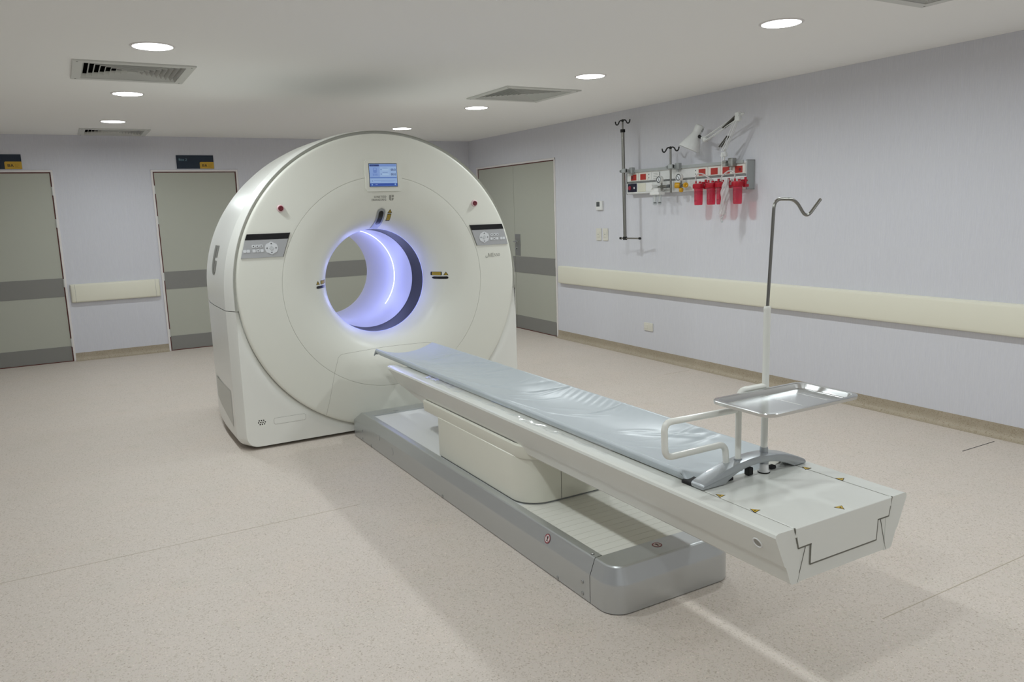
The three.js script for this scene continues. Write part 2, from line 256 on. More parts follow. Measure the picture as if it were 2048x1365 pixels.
// ---------------------------------------------------------------- the scanner
const CX = -3.118, CY = 1.06;            // bore axis, along z
const FZ = 4.805;                          // front of the disc; the inner ring is dished towards the bore
const frontZ = (r) => { if (r >= 0.745) return FZ - 0.006 * ((r - 0.745) / 0.28) ** 2; const t = Math.min(1, (0.745 - r) / 0.367); return FZ - 0.135 * t ** 2.5 - 0.118 * t ** 9; };
function conform(g, up = 0) {             // lay a flat shape given in room x, y (depth along z) on the domed front
  const p = g.attributes.position; for (let i = 0; i < p.count; i++) p.setZ(i, p.getZ(i) + up + frontZ(Math.max(0.3781, Math.hypot(p.getX(i) - CX, p.getY(i) - CY)))); g.computeVertexNormals(); return g;
}
function fine(shape, d, step = 0.02) {    // a thin plate whose face is cut into small triangles, so that it can follow the dome
  const pts = shape.getPoints(10), top = pts.map((p) => p.y), lo = Math.min(...top), hi = Math.max(...top), n = Math.max(2, Math.ceil((hi - lo) / step)), cut = (y) => {
    const xs = []; for (let i = 0; i < pts.length; i++) { const a = pts[i], b = pts[(i + 1) % pts.length]; if (a.y === b.y) continue; const t = (y - a.y) / (b.y - a.y); if (t >= 0 && t <= 1) xs.push(a.x + (b.x - a.x) * t); } return [Math.min(...xs), Math.max(...xs)]; };
  const rows = []; for (let j = 0; j <= n; j++) { const y = Math.min(hi - 1e-6, Math.max(lo + 1e-6, lo + (hi - lo) * j / n)); rows.push([y, ...cut(y)]); }
  const m = 12, face = (z) => sheet(m, n, (u, v) => { const [y, a, b] = rows[Math.round(v * n)]; return V(a + (b - a) * u, y, z); });
  const ring = [...rows.map(([y, a]) => [a, y]).reverse(), ...rows.map(([y, , b]) => [b, y])];
  return prep([face(d), loft([0, d].map((z) => [...ring, ring[0]].map(([x, y]) => V(x, y, z))).reverse())]);
}
{
  const G = thing('pet_ct_scanner', 'white ring-shaped medical scanner with a round bore glowing blue and a small screen on top', 'scanner', V(CX, 0, 4.1));
  // outline of the housing: a round arch on upright sides with rounded lower corners
  const R = 1.1, SX = -3.11, SY = 1.02, YB = 0.02;
  const outline = (d, part, at = 4) => {
    const r = R - d, CX = SX + Math.max(0, at - 4.685) * -0.08, CY = SY + Math.max(0, at - 4.685) * 0.4, pts = [], cut = 0.948, rc = 0.075;
    if (part === 'upper') {
      for (let i = 0; i <= 4; i++) pts.push([CX - r, cut + (CY - cut) * i / 4]);
      for (let i = 1; i < 72; i++) { const a = Math.PI - Math.PI * i / 72; pts.push([CX + r * Math.cos(a), CY + r * Math.sin(a)]); }
      for (let i = 4; i >= 0; i--) pts.push([CX + r, cut + (CY - cut) * i / 4]);
    } else {
      const c2 = cut - 0.004, yb = YB + d * (at < 4.4 ? 0.3 : 0.04);
      for (let i = 0; i <= 10; i++) pts.push([CX + r, c2 - (c2 - yb - rc) * i / 10]);
      for (let i = 1; i <= 8; i++) { const a = -Math.PI / 2 * i / 8; pts.push([CX + r - rc + rc * Math.cos(a), yb + rc + rc * Math.sin(a)]); }
      for (let i = 1; i < 10; i++) pts.push([CX + r - rc - 2 * (r - rc) * i / 10, yb]);
      for (let i = 0; i <= 8; i++) { const a = -Math.PI / 2 - Math.PI / 2 * i / 8; pts.push([CX - r + rc + rc * Math.cos(a), yb + rc + rc * Math.sin(a)]); }
      for (let i = 1; i <= 10; i++) pts.push([CX - r, yb + rc + (c2 - yb - rc) * i / 10]);
    }
    return pts;
  };
  const stations = [[3.33, 0.2], [3.335, 0.15], [3.36, 0.115], [3.42, 0.092], [3.52, 0.074], [3.66, 0.052], [3.82, 0.03], [4.0, 0.012], [4.2, 0.002], [4.35, 0], [4.68, 0], [4.686, 0.0012], [4.74, 0.028], [4.772, 0.046], [4.782, 0.053]];
  const shellRings = (p) => stations.map(([z, d]) => outline(d, p, z).map(([x, y]) => V(x, y, z)));
  const discR = 1.03, lowO = outline(0.053, 'lower', 4.782), aR = Math.asin((0.944 - CY) / 1.05);
  // front of the lower housing: flat at the corners, rolled back into the groove round the disc
  const reach = (a) => { const dx = Math.cos(a), dy = Math.sin(a); let best = 3; for (let i = 0; i < lowO.length - 1; i++) { const [x0, y0] = lowO[i], [x1, y1] = lowO[i + 1], ex = x1 - x0, ey = y1 - y0, det = dx * -ey + dy * ex; if (Math.abs(det) < 1e-9) continue; const px = x0 - CX, py = y0 - CY, t = (px * -ey + py * ex) / det, k = (dx * py - dy * px) / det; if (t > 0.3 && k >= -1e-6 && k <= 1 + 1e-6) best = Math.min(best, t); } return best; };
  const capLow = sheet(240, 26, (u, v) => { const a = -Math.PI - aR + (Math.PI + 2 * aR) * u, out = Math.max(1.0135, reach(a)), k = v < 0.7 ? v / 0.7 * 0.5 : 0.5 + (v - 0.7) / 0.3 * 0.5, r = v < 0.7 ? 1.0 + (Math.min(out, 1.1) - 1.0) * v / 0.7 : Math.min(out, 1.1) + (out - Math.min(out, 1.1)) * (v - 0.7) / 0.3, q = Math.min(1, Math.max(0, (r - 1.012) / 0.085)); return V(CX + r * Math.cos(a), CY + r * Math.sin(a), 4.782 - 0.042 * (1 - q) ** 2); });
  const backHole = (pts, z) => { const s = shapeOf(pts), h = new THREE.Path(); h.absarc(CX, CY, 0.368, 0, Math.PI * 2, true); s.holes.push(h); return new THREE.ShapeGeometry(s, 48).rotateY(0).translate(0, 0, z); };
  part('upper_housing', [creased(loft(shellRings('upper')), 0.12)], M.shell, G);
  const low = part('lower_housing', [creased(loft(shellRings('lower')), 0.12), capLow], M.shell, G);
  part('back_panel', backHole([...outline(0.19, 'upper'), ...outline(0.19, 'lower').slice(1)], 3.331), M.shell, G);
  part('seam_core', [loft([3.36, 4.77].map((z) => outline(z < 4 ? 0.15 : 0.05, 'upper').slice(0, 3).map(([x, y]) => V(x, y - 0.02, z)))), loft([3.36, 4.77].map((z) => outline(z < 4 ? 0.15 : 0.05, 'upper').slice(-3).map(([x, y]) => V(x, y - 0.02, z))))], M.seamLine, G);
  for (const x of [CX - 0.8, CX - 0.28, CX + 0.28, CX + 0.8]) for (const z of [3.6, 4.6]) part('foot', lathe([[0, 0], [0.05, 0], [0.05, 0.012], [0.03, 0.014], [0.03, 0.04]], V(x, 0, z), V(0, 1, 0), 20), M.rubber, G);
  // front disc, in two rings split by a fine joint; the inner ring rolls into the bore
  const z = V(0, 0, 1), at = V(CX, CY, 0);
  const prof = (a, b, n) => Array.from({ length: n + 1 }, (_, i) => { const r = a + (b - a) * i / n; return [r, frontZ(r)]; });
  const roll = Array.from({ length: 41 }, (_, i) => { const r = 0.378 + 0.36 * (i / 40) ** 1.8; return [r, frontZ(r)]; });
  part('outer_front_panel', lathe([[0.7405, FZ - 0.02], [0.7405, FZ - 0.001], [0.7412, frontZ(0.742)], ...prof(0.75, 1.014, 14), [1.0225, FZ - 0.0085], [1.028, FZ - 0.014], [discR, FZ - 0.022], [discR, FZ - 0.045]], at, z, 160), M.panel, G);
  const inner = part('inner_front_panel', lathe([...roll, [0.739, frontZ(0.74) - 0.0006], [0.7396, FZ - 0.0015], [0.7396, FZ - 0.02]], at, z, 160), M.panel, G);
  part('edge_groove', sheet(150, 3, (u, v) => { const a = aR + (Math.PI - 2 * aR) * u, q = [[1.0, 4.77], [1.04, 4.77], [1.0465, 4.774], [1.049, 4.7825]][Math.round(v * 3)]; const e = q[0] > 1.045 && (a < 0 || a > Math.PI) ? q[0] / Math.abs(Math.cos(a)) : q[0]; return V(CX + e * Math.cos(a), CY + e * Math.sin(a), q[1]); }), M.groove, G);
  part('joint', lathe([[0.73, FZ - 0.01], [0.75, FZ - 0.01]], at, z, 120), M.seamLine, G);
  // bore
  part('bore_window', lathe([[0.3685, 4.362], [0.3705, 4.366], [0.377, 4.541], [0.3785, 4.55]], at, z, 120), M.mylar, G, 'dark glossy window ring inside the bore');
  part('bore_liner', lathe([[0.378, 3.31], [0.369, 3.318], [0.367, 3.34], [0.367, 4.36], [0.372, 4.364]], at, z, 120), M.liner, G);
  const strip = part('light_strip', sheet(90, 4, (u, v) => { const a = (-42 + 264 * u) * Math.PI / 180, r = 0.3667 - 0.002 * Math.sin(Math.PI * v); return V(CX + r * Math.cos(a), CY + r * Math.sin(a), 3.984 + 0.014 * v); }), glow(0xc4cbff, 5), G, 'bright bluish white strip of light');
  // mood lights of the bore: along the glowing strip, and behind the lip
  for (let i = 0; i < 6; i++) { const a = (-30 + 240 * i / 5) * Math.PI / 180, l = new THREE.PointLight(LED_COLOR, LED_POWER, 0, 2); l.name = 'light_strip_lamp'; l.position.set(0.24 * Math.cos(a), CY + 0.24 * Math.sin(a), 3.99 - 4.1); l.shadow.radius = 2; l.castShadow = true; G.add(l); }
  const lip = part('lip_light', lathe([[0.3779, 4.547], [0.3768, 4.55], [0.3777, 4.554]], at, z, 120), glow(LED_COLOR, 1.3), G, 'narrow blue light ring at the lip of the bore');
  for (let i = 0; i < 8; i++) { const a = (22.5 + 45 * i) * Math.PI / 180, l = new THREE.PointLight(LED_COLOR, LED_POWER * 0.33, 0, 2); l.name = 'lip_light_lamp'; l.position.set(0.27 * Math.cos(a), CY + 0.27 * Math.sin(a), 4.5 - 4.1); l.shadow.radius = 2; l.castShadow = true; G.add(l); }
  // screen
  const scr = part('screen_bezel', conform(fine(rrect(-3.241, -2.975, 1.697, 1.915, 0.014), 0.012), 0.0), M.panel, G);
  const face = canvasTexture(640, 480, (x, w, h) => {
    x.fillStyle = '#9dbcf0'; x.fillRect(0, 0, w, h);
    x.fillStyle = '#7f9fe0'; x.fillRect(230, 8, 400, 46); x.fillStyle = '#1e3a80'; x.fillRect(8, 12, 222, 42); x.fillStyle = '#8fb0e8'; x.font = '26px sans-serif'; x.fillText('▸ ———', 22, 43);
    x.fillStyle = '#93b3ee'; x.fillRect(8, 62, 230, 212); x.fillStyle = '#a9c8f4'; x.fillRect(246, 62, 386, 212);
    x.fillStyle = '#7797dd'; x.beginPath(); x.roundRect(88, 82, 86, 110, 22); x.fill(); x.fillStyle = '#93b3ee'; x.fillRect(104, 96, 54, 34); x.fillStyle = '#7797dd'; for (const k of [78, 118, 158]) x.fillRect(k, 206, 22, 46);
    x.fillStyle = '#b8d8fb'; x.fillRect(300, 108, 150, 34); x.fillRect(300, 208, 150, 34); x.fillStyle = '#6d8cc8'; x.fillRect(306, 86, 120, 7); x.fillRect(306, 184, 120, 7); x.fillRect(262, 108, 22, 22); x.fillRect(262, 208, 22, 22);
    x.fillStyle = '#2d3f78'; x.font = 'bold 62px sans-serif'; x.textAlign = 'right'; x.fillText('00.0', 618, 148); x.fillText('00.0', 618, 246); x.textAlign = 'left';
    x.fillStyle = '#6c8fd4'; x.fillRect(8, 280, 624, 28); x.fillStyle = '#a6c6f5'; x.fillRect(8, 308, 624, 104); x.fillStyle = '#4f72b4'; x.beginPath(); x.moveTo(48, 372); x.lineTo(60, 346); x.lineTo(72, 372); x.fill(); x.fillStyle = '#7797d6'; x.fillRect(96, 350, 500, 6); x.fillRect(250, 374, 300, 4);
    x.fillStyle = '#3358b4'; x.fillRect(0, 414, w, 60); x.fillStyle = '#9cc4f4'; x.beginPath(); x.arc(50, 444, 16, 0, 7); x.arc(592, 440, 18, 0, 7); x.fill(); x.fillStyle = '#bfd0fa'; x.fillRect(126, 436, 50, 7);
  });
  const scrZ = frontZ(0.75) + 0.0135;
  part('screen_border', box(-3.2145, -3.0085, 1.7275, 1.887, scrZ - 0.004, scrZ - 0.0012), M.black, scr);
  const pane = new THREE.PlaneGeometry(0.2, 0.1525).translate(-3.1115, 1.8073, scrZ);
  part('screen', pane, new THREE.MeshStandardMaterial({ color: 0x0a0a0a, roughness: 0.25, emissive: 0xffffff, emissiveMap: face, emissiveIntensity: 0.62 }), scr, 'lit blue display reading 00.0 twice');
  const sl = new THREE.RectAreaLight(0x9dbcf0, 0.4, 0.2, 0.15); sl.name = 'screen_lamp'; sl.position.set(0, 1.8038, scrZ + 0.002 - 4.1); sl.rotation.y = Math.PI; G.add(sl);
  // lettering
  const letter = (g) => conform(g, 0.0003);
  part('lettering', letter(words('UNITED', 0.0145, -3.089, 1.6535, 'right', boldFont, 1.25)), M.print, G);
  part('lettering', letter(words('IMAGING', 0.0145, -3.089, 1.633, 'right', boldFont, 1.2)), M.print, G);
  const lg1 = new THREE.Shape(); lg1.moveTo(0, 1); lg1.lineTo(0.4, 1); lg1.lineTo(0.4, 0.02); lg1.bezierCurveTo(0.15, 0.05, 0, 0.2, 0, 0.4); lg1.closePath();
  const lg2 = shapeOf([[0.52, 1], [0.92, 1], [0.92, 0.62], [0.52, 0.62]]), lg3 = new THREE.Shape(); lg3.moveTo(0.52, 0.5); lg3.lineTo(0.92, 0.5); lg3.bezierCurveTo(0.92, 0.2, 0.75, 0.05, 0.52, 0.02); lg3.closePath();
  const logo = () => prep([lg1, lg2, lg3].map((s) => extrude(s, 0.02, 0, 8)));
  part('emblem', letter(logo().scale(0.037, 0.04, 0.04).translate(-3.068, 1.631, 0)), M.print, G);
  part('lettering', letter(prep([words('u', 0.022, -2.33, 1.190, 'left', thinFont, 1.1), words('MI', 0.03, -2.308, 1.194, 'left', thinFont, 1.0), words('550', 0.019, -2.259, 1.199, 'left', thinFont, 1.3)])), M.print, G);
  // emblem on the left flank
  {
    const g = prep([lg1, lg2, lg3].map((q) => fine(q, 0.03, 0.05))).scale(0.16, 0.205, 0.05), p = g.attributes.position;
    for (let i = 0; i < p.count; i++) { const y = 1.158 + p.getY(i), zz = 4.22 + p.getX(i); p.setXYZ(i, SX - Math.sqrt(R * R - (y - SY) ** 2) + (zz < 4.2 ? (4.2 - zz) * 0.06 : 0) - p.getZ(i) - 0.0015, y, zz); }
    g.computeVertexNormals(); part('emblem', g, M.logo, G, 'grey shield emblem on the left flank');
  }
  // red buttons
  for (const s of [-1, 1]) { const x = CX + s * 0.712, y = 1.5992, zz = frontZ(Math.hypot(x - CX, y - CY)); const c = part('button_collar', lathe([[0, 0], [0.024, 0], [0.024, 0.006], [0.021, 0.011], [0.017, 0.012]], V(x, y, zz), z, 28), M.pinkRing, G); part('stop_button', lathe([[0.0175, 0.004], [0.0175, 0.014], [0.015, 0.018], [0.009, 0.0185], [0.008, 0.0165], [0, 0.0165]], V(x, y, zz), z, 28), M.redDark, c, 'red stop button'); }
  // control panels
  for (const s of [-1, 1]) {
    const k = (pts) => pts.map(([x, y]) => [CX + s * (x - CX), y]), x = (v) => CX + s * (Math.abs(v + 3.113) - (s > 0 ? 0.022 : 0.013)), edge = (y) => CX - Math.sqrt(1.013 ** 2 - (y - CY) ** 2), inn = (y) => CX - 0.721 + (y - 1.287) * 0.37;
    const quad = (y0, y1) => shapeOf(k([[edge(y0), y0], [inn(y0), y0], [inn(y1), y1], [edge(y1), y1]]));
    const panel = part('control_panel', conform(fine(quad(1.287, 1.402), 0.004), 0.001), M.greyPanel, G, 'silver control panel with a round dial');
    part('dark_strip', conform(fine(quad(1.403, 1.44), 0.005), 0.001), M.black, panel);
    part('panel_joint', conform(fine(shapeOf(k([[inn(1.287), 1.285], [inn(1.287) + 0.004, 1.285], [inn(1.44) + 0.004, 1.441], [inn(1.44), 1.441]])), 0.003), 0.001), M.seamLine, panel);
    const ring = (cx, cy, r) => { const q = new THREE.Shape(); q.absarc(cx, cy, r, 0, Math.PI * 2); return q; };
    const cx = x(-3.917), cy = 1.346;
    const dial = part('dial', conform(fine(ring(cx, cy, 0.042), 0.0055), 0.002), M.key, panel); part('dial_centre', conform(fine(ring(cx, cy, 0.016), 0.0075), 0.002), M.keyDim, dial);
    for (const [dx, dy] of [[0, 1], [1, 0], [0, -1], [-1, 0]]) part('arrow', conform(fine(shapeOf([[cx + dx * 0.034, cy + dy * 0.034], [cx + dx * 0.026 - dy * 0.006, cy + dy * 0.026 + dx * 0.006], [cx + dx * 0.026 + dy * 0.006, cy + dy * 0.026 - dx * 0.006]].sort((a, b) => 0)), 0.0008, 0.004), 0.0078), M.ink, dial);
    for (const [bx, by] of [[-4.03, 1.362], [-4.006, 1.362], [-3.982, 1.362], [-4.028, 1.332], [-4.003, 1.332], [-3.978, 1.332], [-4.086, 1.332], [-4.064, 1.332]]) { const c = x(bx), key = part('key', conform(fine(rrect(c - 0.0105, c + 0.0105, by - 0.009, by + 0.009, 0.002), 0.004, 0.009), 0.0035), M.key, panel); if (by > 1.35 || Math.abs(bx + 4.003) < 0.001) part('key_mark', conform(fine(shapeOf([[c - 0.004, by - 0.003], [c + 0.004, by - 0.003], [c + 0.003, by + 0.003], [c - 0.003, by + 0.003]]), 0.0006, 0.004), 0.0076), M.ink, key); }
  }
  // laser windows and their yellow warning labels
  const warn = canvasTexture(128, 128, (x, w, h) => { x.fillStyle = '#15120a'; x.fillRect(0, 0, w, h); x.fillStyle = '#b59a22'; x.fillRect(14, 14, w - 28, h - 28); x.fillStyle = '#7c5f14'; for (let i = 0; i < 4; i++) x.fillRect(28, 34 + i * 17, w - 56, 6); });
  const warnMat = std(0xffffff, 0.5, { map: warn });
  const tri = (cx, cy, w, h) => shapeOf([[cx - w / 2, cy], [cx + w / 2, cy], [cx, cy + h]]);
  function warnTri(cx, cy, w, h, lay, parent) { const t = part('warning_triangle', lay(fine(tri(cx, cy, w, h), 0.0006, 0.006), 0.0004), M.yellowInk, parent); part('triangle_face', lay(fine(tri(cx, cy + h * 0.13, w * 0.62, h * 0.62), 0.0004, 0.006), 0.0011), M.yellow, t); part('triangle_mark', lay(fine(shapeOf([[cx - w * 0.05, cy + h * 0.2], [cx + w * 0.05, cy + h * 0.2], [cx + w * 0.04, cy + h * 0.55], [cx - w * 0.04, cy + h * 0.55]]), 0.0003, 0.006), 0.0016), M.yellowInk, t); }
  const uvBox = (g) => { g.computeBoundingBox(); const b = g.boundingBox, p = g.attributes.position, u = g.attributes.uv; for (let i = 0; i < p.count; i++) u.setXY(i, (p.getX(i) - b.min.x) / (b.max.x - b.min.x), (p.getY(i) - b.min.y) / (b.max.y - b.min.y)); return g; };
  for (const s of [-1, 1]) {
    const X = (a, b) => (s > 0 ? [CX + a, CX + b] : [CX - b, CX - a]);
    part('laser_window', conform(fine(rrect(...X(0.41, 0.497), 1.05, 1.068, 0.0088), 0.003, 0.004), 0.001), M.black, G);
    part('warning_label', conform(uvBox(fine(rrect(...X(0.405, 0.459), 1.076, 1.103, 0.001), 0.0008, 0.008), 0.0006)), warnMat, G);
    warnTri(CX + s * 0.483, 1.077, 0.032, 0.026, conform, G);
  }
  const lensAt = (w, r0, r1, d) => sheet(8, 16, (u, v) => { const r = r0 + (r1 - r0) * v, k = w * (r > r1 - w ? Math.sqrt(Math.max(0.0001, 1 - ((r - r1 + w) / w) ** 2)) : 1); return V(CX + (2 * u - 1) * k, CY + r, frontZ(Math.hypot((2 * u - 1) * k, r)) + d); });
  const top = part('laser_bracket', lensAt(0.03, 0.379, 0.522, 0.006), M.silver, G, 'silver mount of the top laser window');
  part('laser_window', (() => { const w = 0.0165; return sheet(8, 20, (u, v) => { const r = 0.405 + 0.098 * v, e = Math.min(r - 0.405, 0.503 - r), k = w * (e < w ? Math.sqrt(Math.max(0.0001, 1 - ((w - e) / w) ** 2)) : 1); return V(CX + (2 * u - 1) * k, CY + r, frontZ(Math.hypot((2 * u - 1) * k, r)) + 0.009); }); })(), M.black, top);
  part('warning_label', conform(uvBox(fine(rrect(-3.069, -3.04, 1.492, 1.543, 0.001), 0.0008, 0.008), 0.0006)), warnMat, G);
  warnTri(-3.054, 1.547, 0.034, 0.028, conform, G);
  // access panel outline below the bore
  const seamPath = [[-3.625, 0.17], [-3.59, 0.29], [-3.545, 0.47], [-3.512, 0.565], [-3.488, 0.584], [-3.44, 0.586], [-3.1, 0.59], [-2.83, 0.594], [-2.79, 0.585], [-2.76, 0.555], [-2.69, 0.33], [-2.64, 0.17]];
  const sp = new THREE.CatmullRomCurve3(seamPath.map(([x, y]) => V(x, y, 0)), false, 'catmullrom', 0.1).getSpacedPoints(120);
  part('panel_outline', sheet(120, 2, (u, v) => { const i = Math.round(u * 120), a = sp[Math.max(0, i - 1)], b = sp[Math.min(120, i + 1)], n = V(-(b.y - a.y), b.x - a.x, 0).normalize().multiplyScalar((v - 0.5) * 0.002), p = sp[i].clone().add(n); return V(p.x, p.y, frontZ(Math.hypot(p.x - CX, p.y - CY)) + 0.0005 - Math.abs(v - 0.5) * 0.0006); }), M.softSeam, G);
  // lower housing: speaker holes, access cover, ventilation grille
  part('speaker_holes', [-1, 0, 1].flatMap((r) => Array.from({ length: r ? 3 : 4 }, (_, i) => rod(V(-4.06 + (i - (r ? 1 : 1.5)) * 0.0145 - r * 0.002, 0.187 + r * 0.013, 4.776), V(-4.06 + (i - (r ? 1 : 1.5)) * 0.0145 - r * 0.002, 0.187 + r * 0.013, 4.7826), 0.0046, 0.0046, 12))), M.black, low);
  const cov = rrect(-3.98, -3.765, 0.16, 0.202, 0.013), rim = rrect(-3.9812, -3.7638, 0.1588, 0.2032, 0.0142); rim.holes.push(new THREE.Path(cov.getPoints(10).reverse()));
  part('cover_gap', extrude(rim, 0.0008).translate(0, 0, 4.7818), M.seamLine, low); part('access_cover', extrude(cov, 0.0016, 0.0006).translate(0, 0, 4.7814), M.shell, low);
  const dots = canvasTexture(512, 512, (x, w, h) => { x.fillStyle = '#e0dfd6'; x.fillRect(0, 0, w, h); x.fillStyle = '#73726a'; for (let j = 0; j < 16; j++) for (let i = 0; i < 16; i++) { x.beginPath(); x.arc(16 + i * 32 + (j % 2) * 16, 16 + j * 32, 8, 0, 7); x.fill(); } });
  part('grille', sheet(24, 1, (u, v) => { const zz = 4.0 + 0.6 * u, lo = 0.245 - 0.108 * u; return V(SX - R - 0.0012 + Math.max(0, 4.2 - zz) ** 1.6 * 0.105, lo + (0.4 - 0.008 * u - lo) * v, zz); }), std(0xffffff, 0.6, { map: (() => { dots.repeat.set(5, 2); return dots; })() }), low);
}

// ---------------------------------------------------------------- the patient table
const TX = -3.107;
{
  const T = thing('patient_table', 'long low white patient table on a silver floor base in front of the scanner', 'scanner table', V(TX, 0, 6.8));
  // floor base: sloped silver rails round a white cover
  const xl = -3.442, xr = -2.81, bz0 = 4.835, bz1 = 7.684, bz2 = 7.832, yk = 0.12, yt = 0.188, ins = 0.026;
  const plan = (d, z0, z1, rN) => { const a = xl + d, b = xr - d, r = Math.max(0.004, rN - d), p = [[a, z0 + d]]; for (let i = 0; i <= 10; i++) { const t = Math.PI - Math.PI / 2 * i / 10; p.push([a + r + r * Math.cos(t), z1 - d - r + r * Math.sin(t)]); } for (let i = 0; i <= 10; i++) { const t = Math.PI / 2 - Math.PI / 2 * i / 10; p.push([b - r + r * Math.cos(t), z1 - d - r + r * Math.sin(t)]); } p.push([b, z0 + d]); return p; };
  const lev = [[0.004, 0], [yk - 0.004, 0], [yk, 0.0008], [yk + 0.004, 0.0025], [yt - 0.006, ins - 0.002], [yt - 0.001, ins + 0.002], [yt, ins + 0.006]];
  // the long frame: two side rails and the far rail in one U, mitred
  const U = (d) => [[xl + d, bz1], [xl + d, bz0 + d * 4], [xr - d, bz0 + d * 4], [xr - d, bz1]];
  const inner = 0.062, Ui = [[xl + inner, bz1], [xl + inner, 5.07], [xr - inner, 5.07], [xr - inner, bz1]];
  const uLev = [...lev.map(([y, d]) => U(d).map(([x, z]) => V(x, y, z))), Ui.map(([x, z]) => V(x, yt, z)), Ui.map(([x, z]) => V(x, yt - 0.02, z))];
  const dense = (r) => r.flatMap((p, i) => (i === r.length - 1 ? [p] : Array.from({ length: 8 }, (_, k) => p.clone().lerp(r[i + 1], k / 8))));
  const frame = part('base_frame', creased(loft(uLev.map(dense).reverse()), 0.3), M.metalPaint, T, 'silver floor base with sloped sides');
  const capRings = lev.map(([y, d]) => plan(d, bz1 + 0.003 - d, bz2, 0.085).map(([x, z]) => V(x, y, z)));
  const lastC = capRings[capRings.length - 1], capTop = new THREE.ShapeGeometry(shapeOf(lastC.map((p) => [p.x, -p.z]))).rotateX(-Math.PI / 2).translate(0, yt, 0);
  const cap = part('end_cap', [creased(loft([...capRings].reverse()), 0.3), capTop, box(xl + 0.003, xr - 0.003, 0.004, yk, bz1 + 0.003, bz1 + 0.006)], M.metalPaint, T, 'silver rounded end cap of the floor base');
  part('base_core', box(xl + 0.03, xr - 0.03, 0, 0.11, bz0 + 0.03, bz2 - 0.06), M.rubber, T);
  part('cover_plate', box(xl + inner - 0.01, xr - inner + 0.01, 0.165, 0.179, 5.06, 7.03), M.sheetWhite, T, 'smooth white cover plate');
  for (let i = 0; i < 14; i++) { const z0 = 7.03 + i * 0.0468; part('cover_slat', rbox(xl + inner - 0.01, xr - inner + 0.01, 0.165, 0.1795, z0 + 0.0006, z0 + 0.0462, 0.0016, 1), M.slat, T); }
  for (const [y, z] of [[0.072, 7.633], [0.022, 7.633], [0.012, 7.45], [0.012, 6.305], [0.078, 5.0], [0.02, 5.0], [0.012, 5.17]]) part('rivet', lathe([[0, 0], [0.009, 0], [0.008, 0.003], [0.004, 0.005], [0, 0.0055]], V(xl + 0.0003, y, z), V(-1, 0, 0), 16), M.steel, frame);
  part('rivet', lathe([[0, 0], [0.008, 0], [0.004, 0.004], [0, 0.0045]], V(-3.405, yt, 7.655), V(0, 1, 0), 16), M.steel, frame);
  for (const [y, z, r] of [[0.105, 5.33, 0.02], [0.07, 5.556, 0.026]]) part('hole_plug', lathe([[0, 0], [r, 0], [r, 0.0014], [r * 0.85, 0.002], [0, 0.0015]], V(xl, y, z), V(-1, 0, 0), 24), M.metalPaint, frame);
  part('hole_plug', lathe([[0, 0], [0.018, 0], [0.017, 0.002], [0, 0.0015]], V(-3.2, yt, 5.03), V(0, 1, 0), 24), M.metalPaint, frame);
  const noStep = canvasTexture(128, 128, (x, w, h) => { x.fillStyle = '#d8cfcc'; x.beginPath(); x.arc(64, 64, 62, 0, 7); x.fill(); x.strokeStyle = '#8e2433'; x.lineWidth = 12; x.beginPath(); x.arc(64, 64, 55, 0, 7); x.stroke(); x.fillStyle = '#1f1b1c'; x.beginPath(); x.ellipse(66, 52, 15, 24, 0.1, 0, 7); x.fill(); x.beginPath(); x.ellipse(60, 88, 10, 12, 0.1, 0, 7); x.fill(); x.strokeStyle = '#8e2433'; x.lineWidth = 9; x.beginPath(); x.moveTo(26, 26); x.lineTo(102, 102); x.stroke(); });
  const sticker = new THREE.CircleGeometry(0.021, 32), stMat = std(0xffffff, 0.5, { map: noStep });
  const slope = Math.atan2(ins, yt - yk);
  part('warning_sticker', sticker.clone().rotateY(-Math.PI / 2).rotateZ(-slope).translate(xl + 0.0115 - 0.0006, 0.151, 7.36), stMat, frame, 'round red prohibition sticker');
  part('warning_sticker', sticker.clone().rotateX(-Math.PI / 2).translate(-3.14, yt + 0.0007, 7.73), stMat, cap, 'round red prohibition sticker');
  // pedestal, rounded at the front
  const ped = (d, y, zf = 7.085) => { const a = TX - 0.265 + d, b = TX + 0.265 - d, r = 0.13, z0 = 6.12 + d, z1 = zf - d, p = []; const cor = (cx, cz, rr, t0) => { for (let i = 0; i <= 10; i++) { const t = t0 - Math.PI / 2 * i / 10; p.push(V(cx + rr * Math.cos(t), y, cz + rr * Math.sin(t))); } }; cor(a + r, z1 - r, r, Math.PI); cor(b - r, z1 - r, r, Math.PI / 2); cor(b - 0.02, z0 + 0.02, 0.02, 0); cor(a + 0.02, z0 + 0.02, 0.02, -Math.PI / 2); return p; };
  const P = part('pedestal', creased(loft([ped(0.006, 0.412), ped(0, 0.406), ped(0, 0.19), ped(0.003, 0.1875)], true), 0.5), M.cream, T, 'cream pedestal with rounded front corners');
  part('pedestal_skirt', creased(loft([ped(0.006, 0.1875), ped(0.006, 0.179)], true), 0.5), M.gap, T);
  part('pedestal_seam', box(-3.176, -3.1735, 0.19, 0.4, 7.0845, 7.0856), M.seamLine, P);
  const collar = (d, y) => ped(0, y, 7.115).map((q) => V(TX + (q.x - TX) * (0.266 - d) / 0.265, y, q.z < 6.4 ? q.z - 0.2 + d : q.z - d));
  part('carriage', creased(loft([collar(0.012, 0.47), collar(0, 0.464), collar(0.003, 0.412), collar(0.006, 0.405), collar(0.014, 0.402)], true), 0.5), M.cream, T, 'cream carriage under the table top');
  // table top: two side rails with sloping flanks, a deck and the foot-end cover
  const zh = 5.47, ze = 8.57, hw = 0.304, topY = 0.6;
